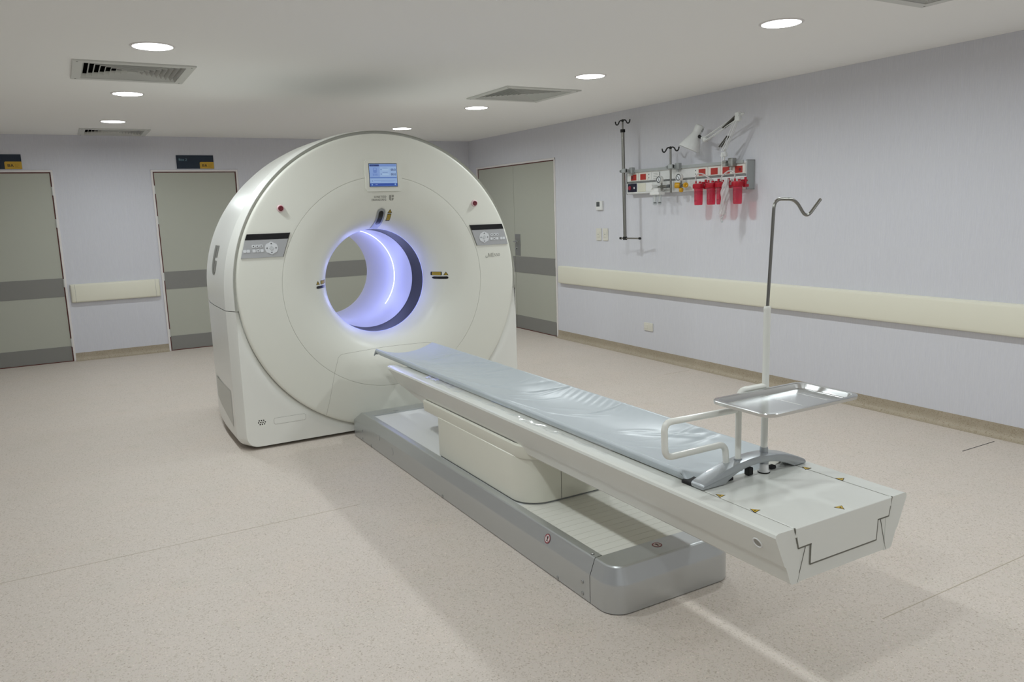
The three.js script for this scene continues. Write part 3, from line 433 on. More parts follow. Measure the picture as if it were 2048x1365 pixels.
  const sect = [[0.2275, topY - 0.05], [0.2275, topY], [hw - 0.012, topY + 0.001], [hw - 0.003, topY - 0.003], [hw, topY - 0.012], [0.264, 0.494], [0.2615, 0.489], [0.257, 0.487], [0.2365, 0.433], [0.231, 0.427], [0.2, 0.425], [0.2, topY - 0.05]];
  const nose = (x, y) => (y > 0.49 ? zh + (topY - y) * 1.15 : zh + 0.127 + (0.49 - y) * 4.6);
  for (const s of [-1, 1]) {
    const seq = s < 0 ? sect : [...sect].reverse(), ringAt = (f) => seq.concat([seq[0]]).map(([x, y]) => V(TX + s * x, y, f(x, y)));
    const rings = [ringAt(nose), ringAt((x, y) => Math.max(nose(x, y), 6.2)), ringAt(() => 8.2), ringAt(() => ze - 0.003)];
    const endS = shapeOf(seq.map(([x, y]) => [TX + s * x, y]));
    const wedge = shapeOf([[0.228, 0.6], [0.228, 0.5], [0.2, 0.5], [0.2105, 0.537], [0.2275, 0.6]].map(([x, y]) => [TX + s * x, y]));
    const rail = part('side_rail', [creased(loft(rings), 0.25), extrude(wedge, 0.02).translate(0, 0, ze - 0.0232), rbox(...(s < 0 ? [TX - 0.2285, TX - 0.17] : [TX + 0.17, TX + 0.2285]), 0.575, 0.5985, 5.56, 8.13, 0.003), new THREE.ShapeGeometry(endS).translate(0, 0, ze - 0.003), (() => { const g = new THREE.ShapeGeometry(endS), p = g.attributes.position; for (let i = 0; i < p.count; i++) p.setZ(i, nose(Math.abs(p.getX(i) - TX), p.getY(i))); g.computeVertexNormals(); return g; })()], M.creamTop, T, 'glossy cream side rail of the table top');
    if (s < 0) {
      const n = V(-1, -(hw - 0.264) / (topY - 0.012 - 0.494), 0).normalize(), c = V(TX - 0.283, 0.541, 8.482);
      const btn = part('release_ring', lathe([[0.0135, 0.0005], [0.0145, 0.003], [0.0175, 0.0035], [0.0185, 0.0005]], c, n, 32), M.white, rail); part('release_button', lathe([[0, 0.0012], [0.0125, 0.0012], [0.0135, 0.0005]], c, n, 32), M.brushed, btn);
      part('button_mark', box(-0.0004, 0.0004, -0.0012, 0.0012, -0.013, 0.013).rotateZ(-0.38).translate(TX - 0.2912, 0.564, 8.48), M.seamLine, rail);
    }
  }
  part('deck', box(TX - 0.2275, TX + 0.2275, 0.54, 0.56, 5.5, 8.16), M.cream, T); part('under_tray', box(TX - 0.215, TX + 0.215, 0.43, 0.44, 5.75, 8.56), M.cream, T);
  part('pallet', (() => { const sec = [[-0.19, 0.597], [-0.206, 0.606], [-0.204, 0.609], [-0.12, 0.586], [0, 0.576], [0.12, 0.586], [0.204, 0.609], [0.206, 0.606], [0.19, 0.597], [0.12, 0.574], [0, 0.564], [-0.12, 0.574], [-0.19, 0.597]]; return creased(loft([5.03, 5.05, 8.14].map((zz, i) => sec.map(([x, y]) => V(TX + x * (i ? 1 : 0.985), y, zz)))), 0.5); })(), M.cream, T, 'thin curved pallet under the cushion');
  part('pallet_end', rbox(TX - 0.228, TX - 0.17, 0.585, 0.612, 8.085, 8.145, 0.006), M.rubber, T, 'black end block of the pallet');
  // foot-end cover with a stepped front edge
  const cs = [[-0.2235, topY + 0.001], [-0.2065, 0.537], [-0.1525, 0.538], [-0.153, 0.474], [0.153, 0.474], [0.1575, 0.541], [0.211, 0.541], [0.2235, topY + 0.001]];
  const cover = extrude(shapeOf(cs.map(([x, y]) => [TX + x, y])), 0.012, 0.003).translate(0, 0, ze - 0.012);
  const C = part('foot_cover', [cover, rbox(TX - 0.2235, TX + 0.2235, topY - 0.03, topY + 0.0012, 8.14, ze - 0.0005, 0.004)], M.creamTop, T, 'white cover plate of the foot end with a stepped edge');
  part('end_plate', box(TX - 0.2, TX + 0.2, 0.428, 0.545, ze - 0.012, ze - 0.0042), M.creamTop, T);
  part('cover_joint', [box(TX - 0.2275, TX - 0.2235, topY - 0.03, topY - 0.0008, 8.14, ze - 0.022), box(TX + 0.2235, TX + 0.2275, topY - 0.03, topY - 0.0008, 8.14, ze - 0.022), ...cs.slice(0, -1).map(([x, y], i) => { const [x2, y2] = cs[i + 1], l = Math.hypot(x2 - x, y2 - y), a = Math.atan2(y2 - y, x2 - x); return box(-0.002, l + 0.002, -0.0034, 0, -0.004, -0.0008).rotateZ(a).translate(TX + x, y, ze); })], M.seamLine, T);
  for (const s of [-1, 1]) part('plate_joint', box(-0.0006, 0.0006, -0.056, 0.056, -0.001, 0.0004).rotateZ(s * 0.29).translate(TX + s * 0.1905, 0.482, ze - 0.003), M.seamLine, T);
  // yellow warning triangles
  for (const [x, z, a] of [[-3.318, 8.255, 2.3], [-3.322, 8.407, 2.3], [-2.878, 8.232, -2.1], [-2.875, 8.372, -1.6], [-3.09, 8.535, 3.0]]) {
    const t = (k, h) => extrude(shapeOf([0, 1, 2].map((i) => [k * Math.sin(i * 2.0944), k * Math.cos(i * 2.0944)])), h).rotateX(-Math.PI / 2).rotateY(a).translate(x, topY + 0.0012, z);
    const b = part('warning_triangle', t(0.0185, 0.0005), M.yellowInk, C), f = part('triangle_face', t(0.0145, 0.0009), M.yellow, b); part('triangle_mark', extrude(shapeOf([[-0.005, -0.004], [-0.001, 0.001], [-0.003, 0.002], [0.004, 0.008], [0.001, 0.0025], [0.004, 0.001]]), 0.0013).rotateX(-Math.PI / 2).rotateY(a).translate(x, topY + 0.0012, z), M.yellowInk, f);
  }
}
// ---------------------------------------------------------------- the cushion on the table, in a creased plastic cover
{
  const D = thing('table_cushion', 'long grey cushion in a shiny wrinkled plastic cover on the patient table', 'mattress', V(TX, 0.575, 6.6));
  const z0 = 5.0, z1 = 8.115, hw = 0.217, folds = [];
  for (let i = 0; i < 46; i++) { const v = 0.1 + 0.88 * rnd(), side = rnd(); folds.push({ v, u: side < 0.5 ? 0.25 + rnd() * 0.7 : -0.75 + rnd() * 1.2, len: 0.1 + rnd() * 0.34, w: 0.006 + rnd() * 0.012, h: (0.0018 + rnd() * 0.0042) * (rnd() < 0.7 ? 1 : -0.8), tilt: 0.25 + rnd() * 0.9, bend: (rnd() - 0.3) * 1.6 }); }
  const top = (u, z) => {
    const x = u * hw, k = Math.min(1, (z - z0) / 0.03, (z1 - z) / 0.04), a = Math.abs(u), lip = a > 0.93 ? Math.sqrt(Math.max(0, 1 - ((a - 0.93) / 0.07) ** 2)) : 1;
    let y = 0.588 + 0.054 * Math.min(a, 0.97) ** 1.9;
    let w = 0; const v = (z - z0) / (z1 - z0);
    for (const f of folds) { const dx = x - f.u * hw, dz = z - (z0 + f.v * (z1 - z0)); const along = dx * Math.cos(f.tilt) + dz * Math.sin(f.tilt), off = -dx * Math.sin(f.tilt) + dz * Math.cos(f.tilt) - f.bend * along * along; if (Math.abs(off) < 3 * f.w && Math.abs(along) < f.len) w += f.h * Math.exp(-((off / f.w) ** 2)) * Math.cos(along / f.len * Math.PI / 2) ** 2; }
    if (u > 0.45 && z > 6.3 && z < 7.5) w += 0.0009 * Math.sin(z * 118 + u * 5) * Math.min(1, (u - 0.45) * 4) * Math.sin((z - 6.3) / 1.2 * Math.PI);
    w += 0.0015 * Math.sin(z * 7 + u * 2) * Math.sin(u * 3.1 + z * 2.3);
    y += w * Math.min(1, (1 - a) * 9 + 0.15);
    return 0.578 + (y - 0.578) * (0.35 + 0.65 * Math.max(0, k)) - (1 - lip) * 0.012;
  };
  part('cushion_top', sheet(90, 420, (u, v) => { const a = -1 + 2 * u, z = z0 + (z1 - z0) * v; return V(TX + a * hw, top(a, z), z); }).rotateY(0), M.cushion, D);
  for (const s of [-1, 1]) part('cushion_side', sheet(4, 200, (u, v) => { const z = z0 + (z1 - z0) * v, y = top(s, z); return V(TX + s * (hw - 0.006 * u * u), y + (Math.max(0.604, y - 0.036 * Math.min(1, 0.3 + (z - z0) / 0.3)) - y) * u, z); }), M.cushion, D);
  for (const z of [z0, z1]) part('cushion_end', sheet(90, 2, (u, v) => { const a = -1 + 2 * u, y = top(a, z); return V(TX + a * (hw - 0.004 * v), y + (Math.min(y - 0.004, 0.577 + 0.028 * a * a) - y) * v, z + (z === z0 ? 0.004 : -0.004) * v); }), M.cushion, D);
  part('plastic_film', sheet(8, 220, (u, v) => { const z = 5.95 + 1.75 * v; return V(TX - 0.217 - (0.05 + 0.008 * Math.sin(z * 9) + 0.004 * Math.sin(z * 31)) * u, 0.6035 + 0.012 * (1 - u) ** 2 + 0.0022 * u * Math.sin(z * 43 + u * 2) * Math.sin(z * 11), z); }), M.film, D, 'loose clear plastic along the left edge');
  part('plastic_film', sheet(10, 60, (u, v) => { const x = TX + 0.13 + 0.1 * v; return V(x, 0.606 + 0.012 * Math.sin(u * 3 + v * 7) * u * (1 - u) * 3 + 0.01 * (1 - u), 8.1 + 0.07 * u + 0.01 * Math.sin(v * 17)); }), M.film, D, 'loose clear plastic at the foot end');
}
// ---------------------------------------------------------------- stand clamped across the foot end, and its tray
{
  const zc = 8.165, S = thing('infusion_stand', 'white tubular stand with grey arched foot and steel hook on the patient table', 'stand', V(-3.09, 0.602, zc));
  const a = new THREE.Shape(); a.moveTo(-0.25, 0.001); a.lineTo(-0.252, 0.012); a.quadraticCurveTo(-0.25, 0.019, -0.235, 0.024); a.bezierCurveTo(-0.14, 0.058, -0.06, 0.071, 0.01, 0.071); a.bezierCurveTo(0.1, 0.071, 0.18, 0.05, 0.245, 0.016); a.quadraticCurveTo(0.252, 0.01, 0.25, 0.001); a.lineTo(0.19, 0.001); a.bezierCurveTo(0.12, 0.036, 0.06, 0.044, 0.01, 0.044); a.bezierCurveTo(-0.05, 0.044, -0.1, 0.034, -0.15, 0.001); a.closePath();
  part('arched_foot', creased(extrude(a, 0.062, 0.006, 24).translate(-3.085, 0.602, zc - 0.031), 0.5), M.bracket, S, 'grey arched foot');
  const p1 = -3.148, p2 = -3.021;
  for (const x of [p1, p2]) part('socket', rod(V(x, 0.63, zc), V(x, x === p1 ? 0.672 : 0.69, zc), 0.017, 0.014), M.bracket, S);
  part('post', [rod(V(p2, 0.66, zc), V(p2, 1.178, zc), 0.0118), lathe([[0.0118, 0], [0.0125, 0.006], [0.0105, 0.014], [0.006, 0.016]], V(p2, 1.176, zc), V(0, 1, 0))], M.tubeWhite, S);
  part('side_post', tube([V(p1, 0.65, zc), V(p1, 0.912, zc), V(p2, 0.912, zc)], 0.0105, 0.03, 60), M.tubeWhite, S);
  part('arm_loop', tube([V(-3.185, 0.625, zc - 0.015), V(-3.195, 0.728, zc - 0.015), V(-3.462, 0.728, zc - 0.015), V(-3.466, 0.848, zc - 0.015), V(p1 + 0.004, 0.845, zc - 0.004)], 0.0112, 0.032, 150), M.tubeWhite, S, 'white bent tube loop');
  part('hook', tube([V(p2, 1.17, zc), V(-2.999, 1.552, zc), V(-2.897, 1.55, zc), V(-2.838, 1.482, zc), V(-2.77, 1.545, zc)], 0.0056, 0.034, 160, 12), M.darkSteel, S, 'thin steel rod ending in a hook');
  part('tray_bar', [rod(V(p2 - 0.05, 0.884, zc), V(p2 - 0.05, 0.884, zc + 0.2), 0.006), rod(V(p2 + 0.07, 0.884, zc), V(p2 + 0.07, 0.884, zc + 0.2), 0.006), rod(V(p2 - 0.14, 0.884, zc), V(p2 + 0.08, 0.884, zc), 0.007)], M.tubeWhite, S);
  const kn = part('clamp_knob', lathe([[0, 0.001], [0.02, 0.001], [0.02, 0.006], [0.016, 0.0065], [0.0155, 0.03], [0, 0.03]], V(-3.03, 0.602, zc + 0.01), V(0, 1, 0), 24), M.white, S); part('knob_pad', lathe([[0, 0], [0.0215, 0], [0.0215, 0.003], [0, 0.003]], V(-3.03, 0.6015, zc + 0.01), V(0, 1, 0), 24), M.rubber, kn);
  for (const x of [-3.19, -3.095, -2.98]) part('pad', rbox(x - 0.012, x + 0.012, 0.602, 0.615 + (x === -3.095 ? 0.015 : 0.0), zc - 0.01, zc + 0.012, 0.004), M.rubber, S);
  const Y = thing('instrument_tray', 'shallow rectangular stainless steel tray held by the white stand', 'tray', V(-3.08, 0.889, 8.305));
  const ring = (hx, hz, y, r) => { const p = [], cor = (sx, sz, t0) => { for (let i = 0; i <= 8; i++) { const t = t0 + Math.PI / 2 * i / 8; p.push(V(-3.08 + sx * (hx - r) + r * Math.cos(t), y, 8.305 + sz * (hz - r) + r * Math.sin(t))); } }; cor(1, 1, 0); cor(-1, 1, Math.PI / 2); cor(-1, -1, Math.PI); cor(1, -1, Math.PI * 1.5); return p; };
  const rim = [[0.219, 0.127, 0.8955, 0.04], [0.2205, 0.1285, 0.905, 0.041], [0.219, 0.127, 0.9075, 0.04], [0.208, 0.116, 0.908, 0.034], [0.205, 0.113, 0.9065, 0.032], [0.196, 0.104, 0.892, 0.026], [0.19, 0.098, 0.8898, 0.02]].map((q) => ring(...q));
  const bot = rim[rim.length - 1];
  part('tray_rim', creased(loft(rim, true), 0.45), M.tray, Y); part('tray_floor', new THREE.ShapeGeometry(shapeOf(bot.map((p) => [p.x, -p.z]))).rotateX(-Math.PI / 2).translate(0, 0.8898, 0), M.tray, Y);
  M.tray.side = THREE.DoubleSide;
}

// ---------------------------------------------------------------- on the walls
function shadowGap() {}
{ // door signs
  const sign = (first) => canvasTexture(1024, 384, (x, w, h) => {
    x.fillStyle = '#122436'; x.fillRect(0, 0, w, h); if (first) { x.fillStyle = '#86aab0'; x.font = '92px sans-serif'; x.fillText(first, 62, 158); }
    x.fillStyle = '#c9a032'; x.beginPath(); x.roundRect(634, 188, 420, 240, 34); x.fill();
    x.fillStyle = '#201910'; x.font = 'bold 98px sans-serif'; x.save(); x.translate(690, 326); x.scale(1.16, 1); x.fillText('BA', 0, 0); x.restore(); x.fillStyle = '#8a6512'; x.font = '30px sans-serif'; x.fillText('Buenos', 864, 288); x.fillText('Aires', 864, 322); x.fillRect(864, 334, 100, 6);
  });
  for (const [x, t, l] of [[-3.6205, 'Box 2', 'dark blue sign reading Box 2 with a yellow corner, above the door beside the scanner'], [-5.576, null, 'dark blue sign with yellow corner, cut by the left edge, above the left door']]) {
    const s = thing('door_sign', l, 'sign', V(x, 2.137, 0)); part('sign_board', box(x - 0.206, x + 0.206, 2.137, 2.291, 0, 0.008), std(0x122436, 0.4), s);
    part('sign_face', new THREE.PlaneGeometry(0.412, 0.154).translate(x, 2.214, 0.0084), std(0xffffff, 0.35, { map: sign(t) }), s);
  }
}
{ // crash rails
  const prof = [[0, 0.664], [0.026, 0.664], [0.045, 0.672], [0.05, 0.685], [0.05, 0.85], [0.046, 0.862], [0.028, 0.87], [0, 0.87]];
  const R1 = thing('wall_bumper_rail', 'short cream bumper rail on the back wall between the two doors', 'handrail', V(-4.606, 0.664, 0));
  const run = (a, b, e) => [[a, 0.65], [a + e * 0.35, 0.9], [a + e, 1], [b - e, 1], [b - e * 0.35, 0.9], [b, 0.65]];
  part('rail_cover', creased(loft(run(-5.066, -4.148, 0.03).map(([x, k]) => prof.map(([d, y]) => V(x, 0.767 + (y - 0.767) * (0.94 + 0.06 * k), d * k)))), 0.4), M.rail, R1);
  for (const [x, s] of [[-5.066, 1], [-4.148, -1]]) part('rail_end', new THREE.ShapeGeometry(shapeOf(prof.map(([d, y]) => [d * 0.65, 0.767 + (y - 0.767) * 0.979]))).rotateY(-Math.PI / 2).translate(x, 0, 0), M.rail, R1);
  for (const x of [-5.02, -4.194]) part('rail_joint', box(x - 0.001, x + 0.001, 0.668, 0.866, 0.045, 0.0506), M.gap, R1);
  const R2 = thing('wall_bumper_rail', 'long cream bumper rail along the right wall from the double door', 'handrail', V(0, 0.664, 6.9));
  part('rail_cover', creased(loft(run(2.29, 11.6, 0.03).map(([z, k]) => prof.map(([d, y]) => V(-d * k, 0.767 + (y - 0.767) * (0.94 + 0.06 * k), z))).reverse()), 0.4), M.rail, R2);
  part('rail_end', new THREE.ShapeGeometry(shapeOf(prof.map(([d, y]) => [-d * 0.65, 0.767 + (y - 0.767) * 0.979]))).translate(0, 0, 2.29), M.rail, R2);
  M.rail.side = THREE.DoubleSide;
}
{ // small wall fittings
  const t = thing('thermostat', 'small white wall thermostat with a dark grey display', 'thermostat', V(0, 1.554, 3.1)); part('case', rbox(-0.026, 0, 1.506, 1.606, 3.048, 3.158, 0.006), M.white, t); part('display', box(-0.0268, -0.0255, 1.545, 1.596, 3.062, 3.12), M.thermo, t);
  for (const [z, l] of [[3.072, 'cream light switch under the thermostat, nearer the double door'], [3.194, 'cream light switch under the thermostat, nearer the steel pole']]) { const s = thing('light_switch', l, 'switch', V(0, 1.245, z)); part('plate', rbox(-0.011, 0, 1.18, 1.312, z - 0.043, z + 0.043, 0.004), M.switchPlate, s); part('rocker', rbox(-0.015, -0.008, 1.215, 1.28, z - 0.024, z + 0.024, 0.003), M.switchPlate, s); part('mark', box(-0.0154, -0.0148, 1.244, 1.25, z - 0.008, z + 0.008), M.gap, s); }
  const o = thing('wall_outlet', 'cream double outlet plate low on the right wall', 'outlet', V(0, 0.322, 3.905)); part('plate', rbox(-0.012, 0, 0.28, 0.363, 3.838, 3.972, 0.004), M.switchPlate, o); for (const z of [3.872, 3.938]) part('socket', [rbox(-0.0145, -0.008, 0.296, 0.347, z - 0.028, z + 0.028, 0.003), ...[-1, 1].map((k) => box(-0.0149, -0.014, 0.314, 0.33, z + k * 0.008 - 0.0015, z + k * 0.008 + 0.0015))], M.switchPlate, o);
}
{ // medical supply unit
  const U = thing('medical_supply_unit', 'long white wall unit with red sockets and gas outlets', 'supply unit', V(0, 1.65, 4.5)), z0 = 3.66, z1 = 5.262;
  const sec = [[0, 1.658], [0.066, 1.658], [0.078, 1.664], [0.078, 1.762], [0.06, 1.768], [0.06, 1.776], [0.074, 1.78], [0.074, 1.862], [0.082, 1.866], [0.084, 1.872], [0.08, 1.879], [0, 1.884]];
  part('unit_body', extrude(shapeOf(sec.map(([d, y]) => [d, y])), z1 - z0).rotateY(Math.PI).translate(0, 0, z1).translate(0, 0, 0), M.unit, U);
  part('end_plate', rbox(-0.09, 0, 1.652, 1.889, z1 + 0.001, z1 + 0.012, 0.003), M.unitGrey, U, 'grey end plate'); part('end_trim', [box(-0.0915, 0, 1.648, 1.654, z1, z1 + 0.0135), box(-0.0915, 0, 1.886, 1.892, z1, z1 + 0.0135)], M.gap, U); part('end_plate', box(-0.08, 0, 1.657, 1.884, z0 - 0.006, z0), M.gap, U);
  part('top_rail', [box(-0.094, -0.087, 1.868, 1.893, z0, z1 - 0.03), ...[3.8, 4.3, 4.8, 5.15].map((z) => box(-0.088, -0.05, 1.875, 1.885, z - 0.02, z + 0.02))], M.unitGrey, U, 'grey rail along the top');
  part('shelf_line', box(-0.0785, -0.058, 1.767, 1.773, z0, z1), M.gap, U);
  for (const z of [3.772, 3.918, 4.735, 4.885, 5.028, 5.172]) { const p = part('socket_plate', rbox(-0.08, -0.07, 1.783, 1.86, z - 0.068, z + 0.068, 0.003), M.plate, U); const r = part('red_socket', rbox(-0.0835, -0.078, 1.79, 1.847, z - 0.042, z + 0.042, 0.003), M.socketRed, p); if (z < 3.8 || z > 5.1) part('socket_hole', rod(V(-0.0836, 1.817, z + (z > 5 ? 0.015 : -0.02)), V(-0.083, 1.817, z + (z > 5 ? 0.015 : -0.02)), 0.014), M.redDark, r); }
  for (const z of [4.003, 4.65]) { const p = part('signal_plate', rbox(-0.0785, -0.07, 1.784, 1.858, z - 0.014, z + 0.03, 0.003), M.white, U); for (const y of [1.806, 1.838]) part('signal_hole', rod(V(-0.0792, y, z), V(-0.0782, y, z), 0.0055), M.thermo, p); }
  const dat = part('data_plate', rbox(-0.0785, -0.07, 1.783, 1.86, 4.055, 4.15, 0.003), M.white, U); for (const y of [1.796, 1.812, 1.828, 1.844]) part('data_slot', box(-0.0792, -0.078, y - 0.0015, y + 0.0015, 4.07, 4.135), M.gap, dat); part('data_slot', box(-0.0792, -0.078, 1.79, 1.853, 4.156, 4.162), M.gap, dat);
  const call = part('call_panel', rbox(-0.082, -0.07, 1.678, 1.76, 3.676, 3.818, 0.003), M.callBlue, U, 'dark panel with a red call button'); part('call_button', lathe([[0, 0], [0.022, 0], [0.021, 0.005], [0.014, 0.007], [0, 0.0075]], V(-0.082, 1.718, 3.713), V(-1, 0, 0), 24), M.red, call); part('call_lamp', rbox(-0.0845, -0.081, 1.707, 1.727, 3.773, 3.79, 0.002), M.white, call);
  part('blank_plate', rbox(-0.0815, -0.07, 1.676, 1.758, 3.832, 3.955, 0.003), M.blank, U); part('blank_plate', rbox(-0.0812, -0.07, 1.676, 1.758, 3.96, 4.06, 0.003), M.white, U);
  for (const z of [4.79, 4.945, 5.07, 5.225]) part('gas_outlet', lathe([[0, 0], [0.034, 0], [0.034, 0.006], [0.024, 0.008], [0.02, 0.014], [0.012, 0.014], [0, 0.01]], V(-0.0775, 1.715, z), V(-1, 0, 0), 24), M.white, U);
}
function ivHook(parent, x, y, z) {
  part('hook_head', lathe([[0, -0.012], [0.011, -0.012], [0.013, 0], [0.009, 0.01], [0, 0.013]], V(x, y, z), V(0, 1, 0), 18), M.rubber, parent);
  for (const s of [-1, 1]) part('hook_arm', hose([V(x, y, z), V(x, y + 0.003, z + s * 0.03), V(x, y - 0.006, z + s * 0.052), V(x, y - 0.026, z + s * 0.068), V(x, y - 0.034, z + s * 0.087), V(x, y - 0.026, z + s * 0.106), V(x, y - 0.004, z + s * 0.115)], 0.0062, 50), M.rubber, parent);
}
function railClamp(parent, x, z) {
  const c = part('rail_clamp', [rbox(-0.122, -0.08, 1.858, 1.918, z + 0.02, z + 0.07, 0.006), rbox(x - 0.018, x + 0.018, 1.868, 1.908, z - 0.022, z + 0.032, 0.006), box(x, -0.1, 1.874, 1.902, z + 0.02, z + 0.032)], M.unitGrey, parent); part('clamp_screw', [rod(V(x, 1.886, z - 0.02), V(x, 1.886, z - 0.05), 0.006), rod(V(x, 1.886, z - 0.045), V(x, 1.886, z - 0.062), 0.014, 0.012)], M.unitGrey, c);
  part('clamp_foot', rod(V(-0.104, 1.86, z + 0.045), V(-0.104, 1.838, z + 0.045), 0.01), M.unitGrey, c);
}
{ // poles clamped to the rail
  const x = -0.165, a = thing('infusion_pole', 'tall steel infusion pole with black double hook, left end of the wall unit', 'pole', V(x, 1.215, 3.72));
  part('pole_tube', rod(V(x, 1.22, 3.735), V(x, 2.275, 3.71), 0.0165), M.darkSteel, a); part('inner_rod', rod(V(x, 2.26, 3.71), V(x, 2.365, 3.708), 0.008), M.darkSteel, a); part('collar', rod(V(x, 2.262, 3.71), V(x, 2.29, 3.71), 0.024), M.rubber, a); ivHook(a, x, 2.375, 3.708); railClamp(a, x, 3.725);
  const f = part('wall_spacer', rod(V(x - 0.012, 1.222, 3.685), V(x + 0.03, 1.222, 3.925), 0.0075), M.darkSteel, a); part('spacer_end', [lathe([[0, -0.012], [0.012, -0.01], [0.012, 0.01], [0, 0.012]], V(x - 0.012, 1.222, 3.68), V(0, 0, 1), 14), lathe([[0, -0.012], [0.012, -0.01], [0.012, 0.01], [0, 0.012]], V(x + 0.03, 1.222, 3.93), V(0, 0, 1), 14), rod(V(x, 1.205, 3.735), V(x, 1.238, 3.735), 0.021)], M.rubber, f);
  const b = thing('infusion_pole', 'short steel infusion pole with black double hook, middle of the wall unit', 'pole', V(-0.15, 1.652, 4.4));
  part('pole_tube', rod(V(-0.15, 1.652, 4.402), V(-0.15, 2.05, 4.396), 0.0092), M.darkSteel, b); ivHook(b, -0.15, 2.058, 4.395); railClamp(b, -0.15, 4.4);
}
{ // jointed lamp
  const L = thing('wall_task_lamp', 'white jointed task lamp clamped on the right part of the wall unit', 'lamp', V(-0.14, 1.89, 5.13)), x = -0.19;
  part('clamp', [rbox(-0.135, -0.082, 1.842, 1.915, 5.095, 5.15, 0.008), rbox(-0.165, -0.12, 1.848, 1.875, 5.06, 5.1, 0.005), rod(V(-0.13, 1.835, 5.125), V(-0.13, 1.8, 5.13), 0.009), rod(V(-0.13, 1.885, 5.085), V(-0.13, 1.885, 5.04), 0.012)], M.brushed, L, 'grey rail clamp');
  part('socket', [rod(V(x + 0.03, 1.93, 5.08), V(x + 0.03, 1.965, 5.08), 0.03, 0.024), rod(V(x + 0.03, 1.9, 5.08), V(x + 0.02, 1.99, 5.1), 0.008)], M.lampWhite, L);
  const J0 = V(x, 1.975, 5.105), J1 = V(x, 2.232, 5.262), J2 = V(x, 2.088, 4.885), off = (d) => V(0, d * 0.5, -d);
  for (const d of [-0.012, 0.012]) for (const w of [-0.011, 0.011]) { part('arm_rod', rod(J0.clone().add(V(w, 0, d)), J1.clone().add(V(w, 0, d)), 0.0034), M.lampWhite, L); part('arm_rod', rod(J1.clone().add(V(w, d * 1.3, 0)), J2.clone().add(V(w, d * 1.3, 0)), 0.0034), M.lampWhite, L); }
  part('elbow', [rbox(x - 0.018, x + 0.018, 2.2, 2.27, 5.235, 5.29, 0.008), rod(V(x - 0.03, 2.25, 5.285), V(x + 0.03, 2.25, 5.285), 0.012), rod(V(x, 2.25, 5.285), V(x, 2.256, 5.325), 0.007)], M.lampWhite, L);
  for (const s of [-0.012, 0.012]) { part('spring', rod(V(x + s, 2.24, 5.24), V(x + s, 2.162, 5.105), 0.008), M.spring, L); part('spring', rod(V(x + s, 2.09, 5.152), V(x + s, 2.01, 5.063), 0.0058), M.spring, L); }
  const head = V(x, 2.135, 4.77), dir = V(-0.28, -0.86, -0.3).normalize();   // shade opens downwards
  part('joint', [rod(J2, J2.clone().lerp(head, 0.35), 0.013), lathe([[0, -0.02], [0.022, -0.016], [0.022, 0.016], [0, 0.02]], J2, V(1, 0, 0), 20)], M.lampWhite, L); part('wing_nut', [rod(J2.clone().lerp(head, 0.3), J2.clone().lerp(head, 0.62), 0.012), new THREE.SphereGeometry(0.016, 12, 10).translate(...J2.clone().lerp(head, 0.62).toArray())], M.rubber, L);
  const sh = part('lamp_shade', lathe([[0.038, -0.03], [0.042, 0.0], [0.06, 0.035], [0.098, 0.125], [0.1, 0.13], [0.097, 0.128], [0.058, 0.037], [0.036, -0.02]], head, dir, 44), M.lampWhite, L); M.lampWhite.side = THREE.DoubleSide;
  part('lamp_cap', lathe([[0.04, -0.025], [0.041, -0.075], [0.036, -0.088], [0.02, -0.091], [0.0, -0.091]], head, dir, 36), M.lampWhite, sh);
  const q = new THREE.Quaternion().setFromUnitVectors(V(0, 1, 0), dir); part('vent_slot', [0, 1, 2, 3, 4, 5].map((i) => box(-0.002, 0.002, -0.07, -0.042, 0.0402, 0.0418).rotateY(i * 0.38 + 2.6).applyQuaternion(q).translate(head.x, head.y, head.z)), M.thermo, sh);
  part('bulb', lathe([[0, 0.085], [0.02, 0.078], [0.03, 0.055], [0.022, 0.028], [0.014, 0.01], [0.014, -0.02]], head, dir, 24), M.white, sh);
  part('cord', hose([V(x - 0.01, 1.96, 5.09), V(x - 0.02, 1.9, 5.105), V(x - 0.02, 1.8, 5.108), V(x - 0.015, 1.72, 5.108)], 0.003, 40, 8), M.white, L);
}
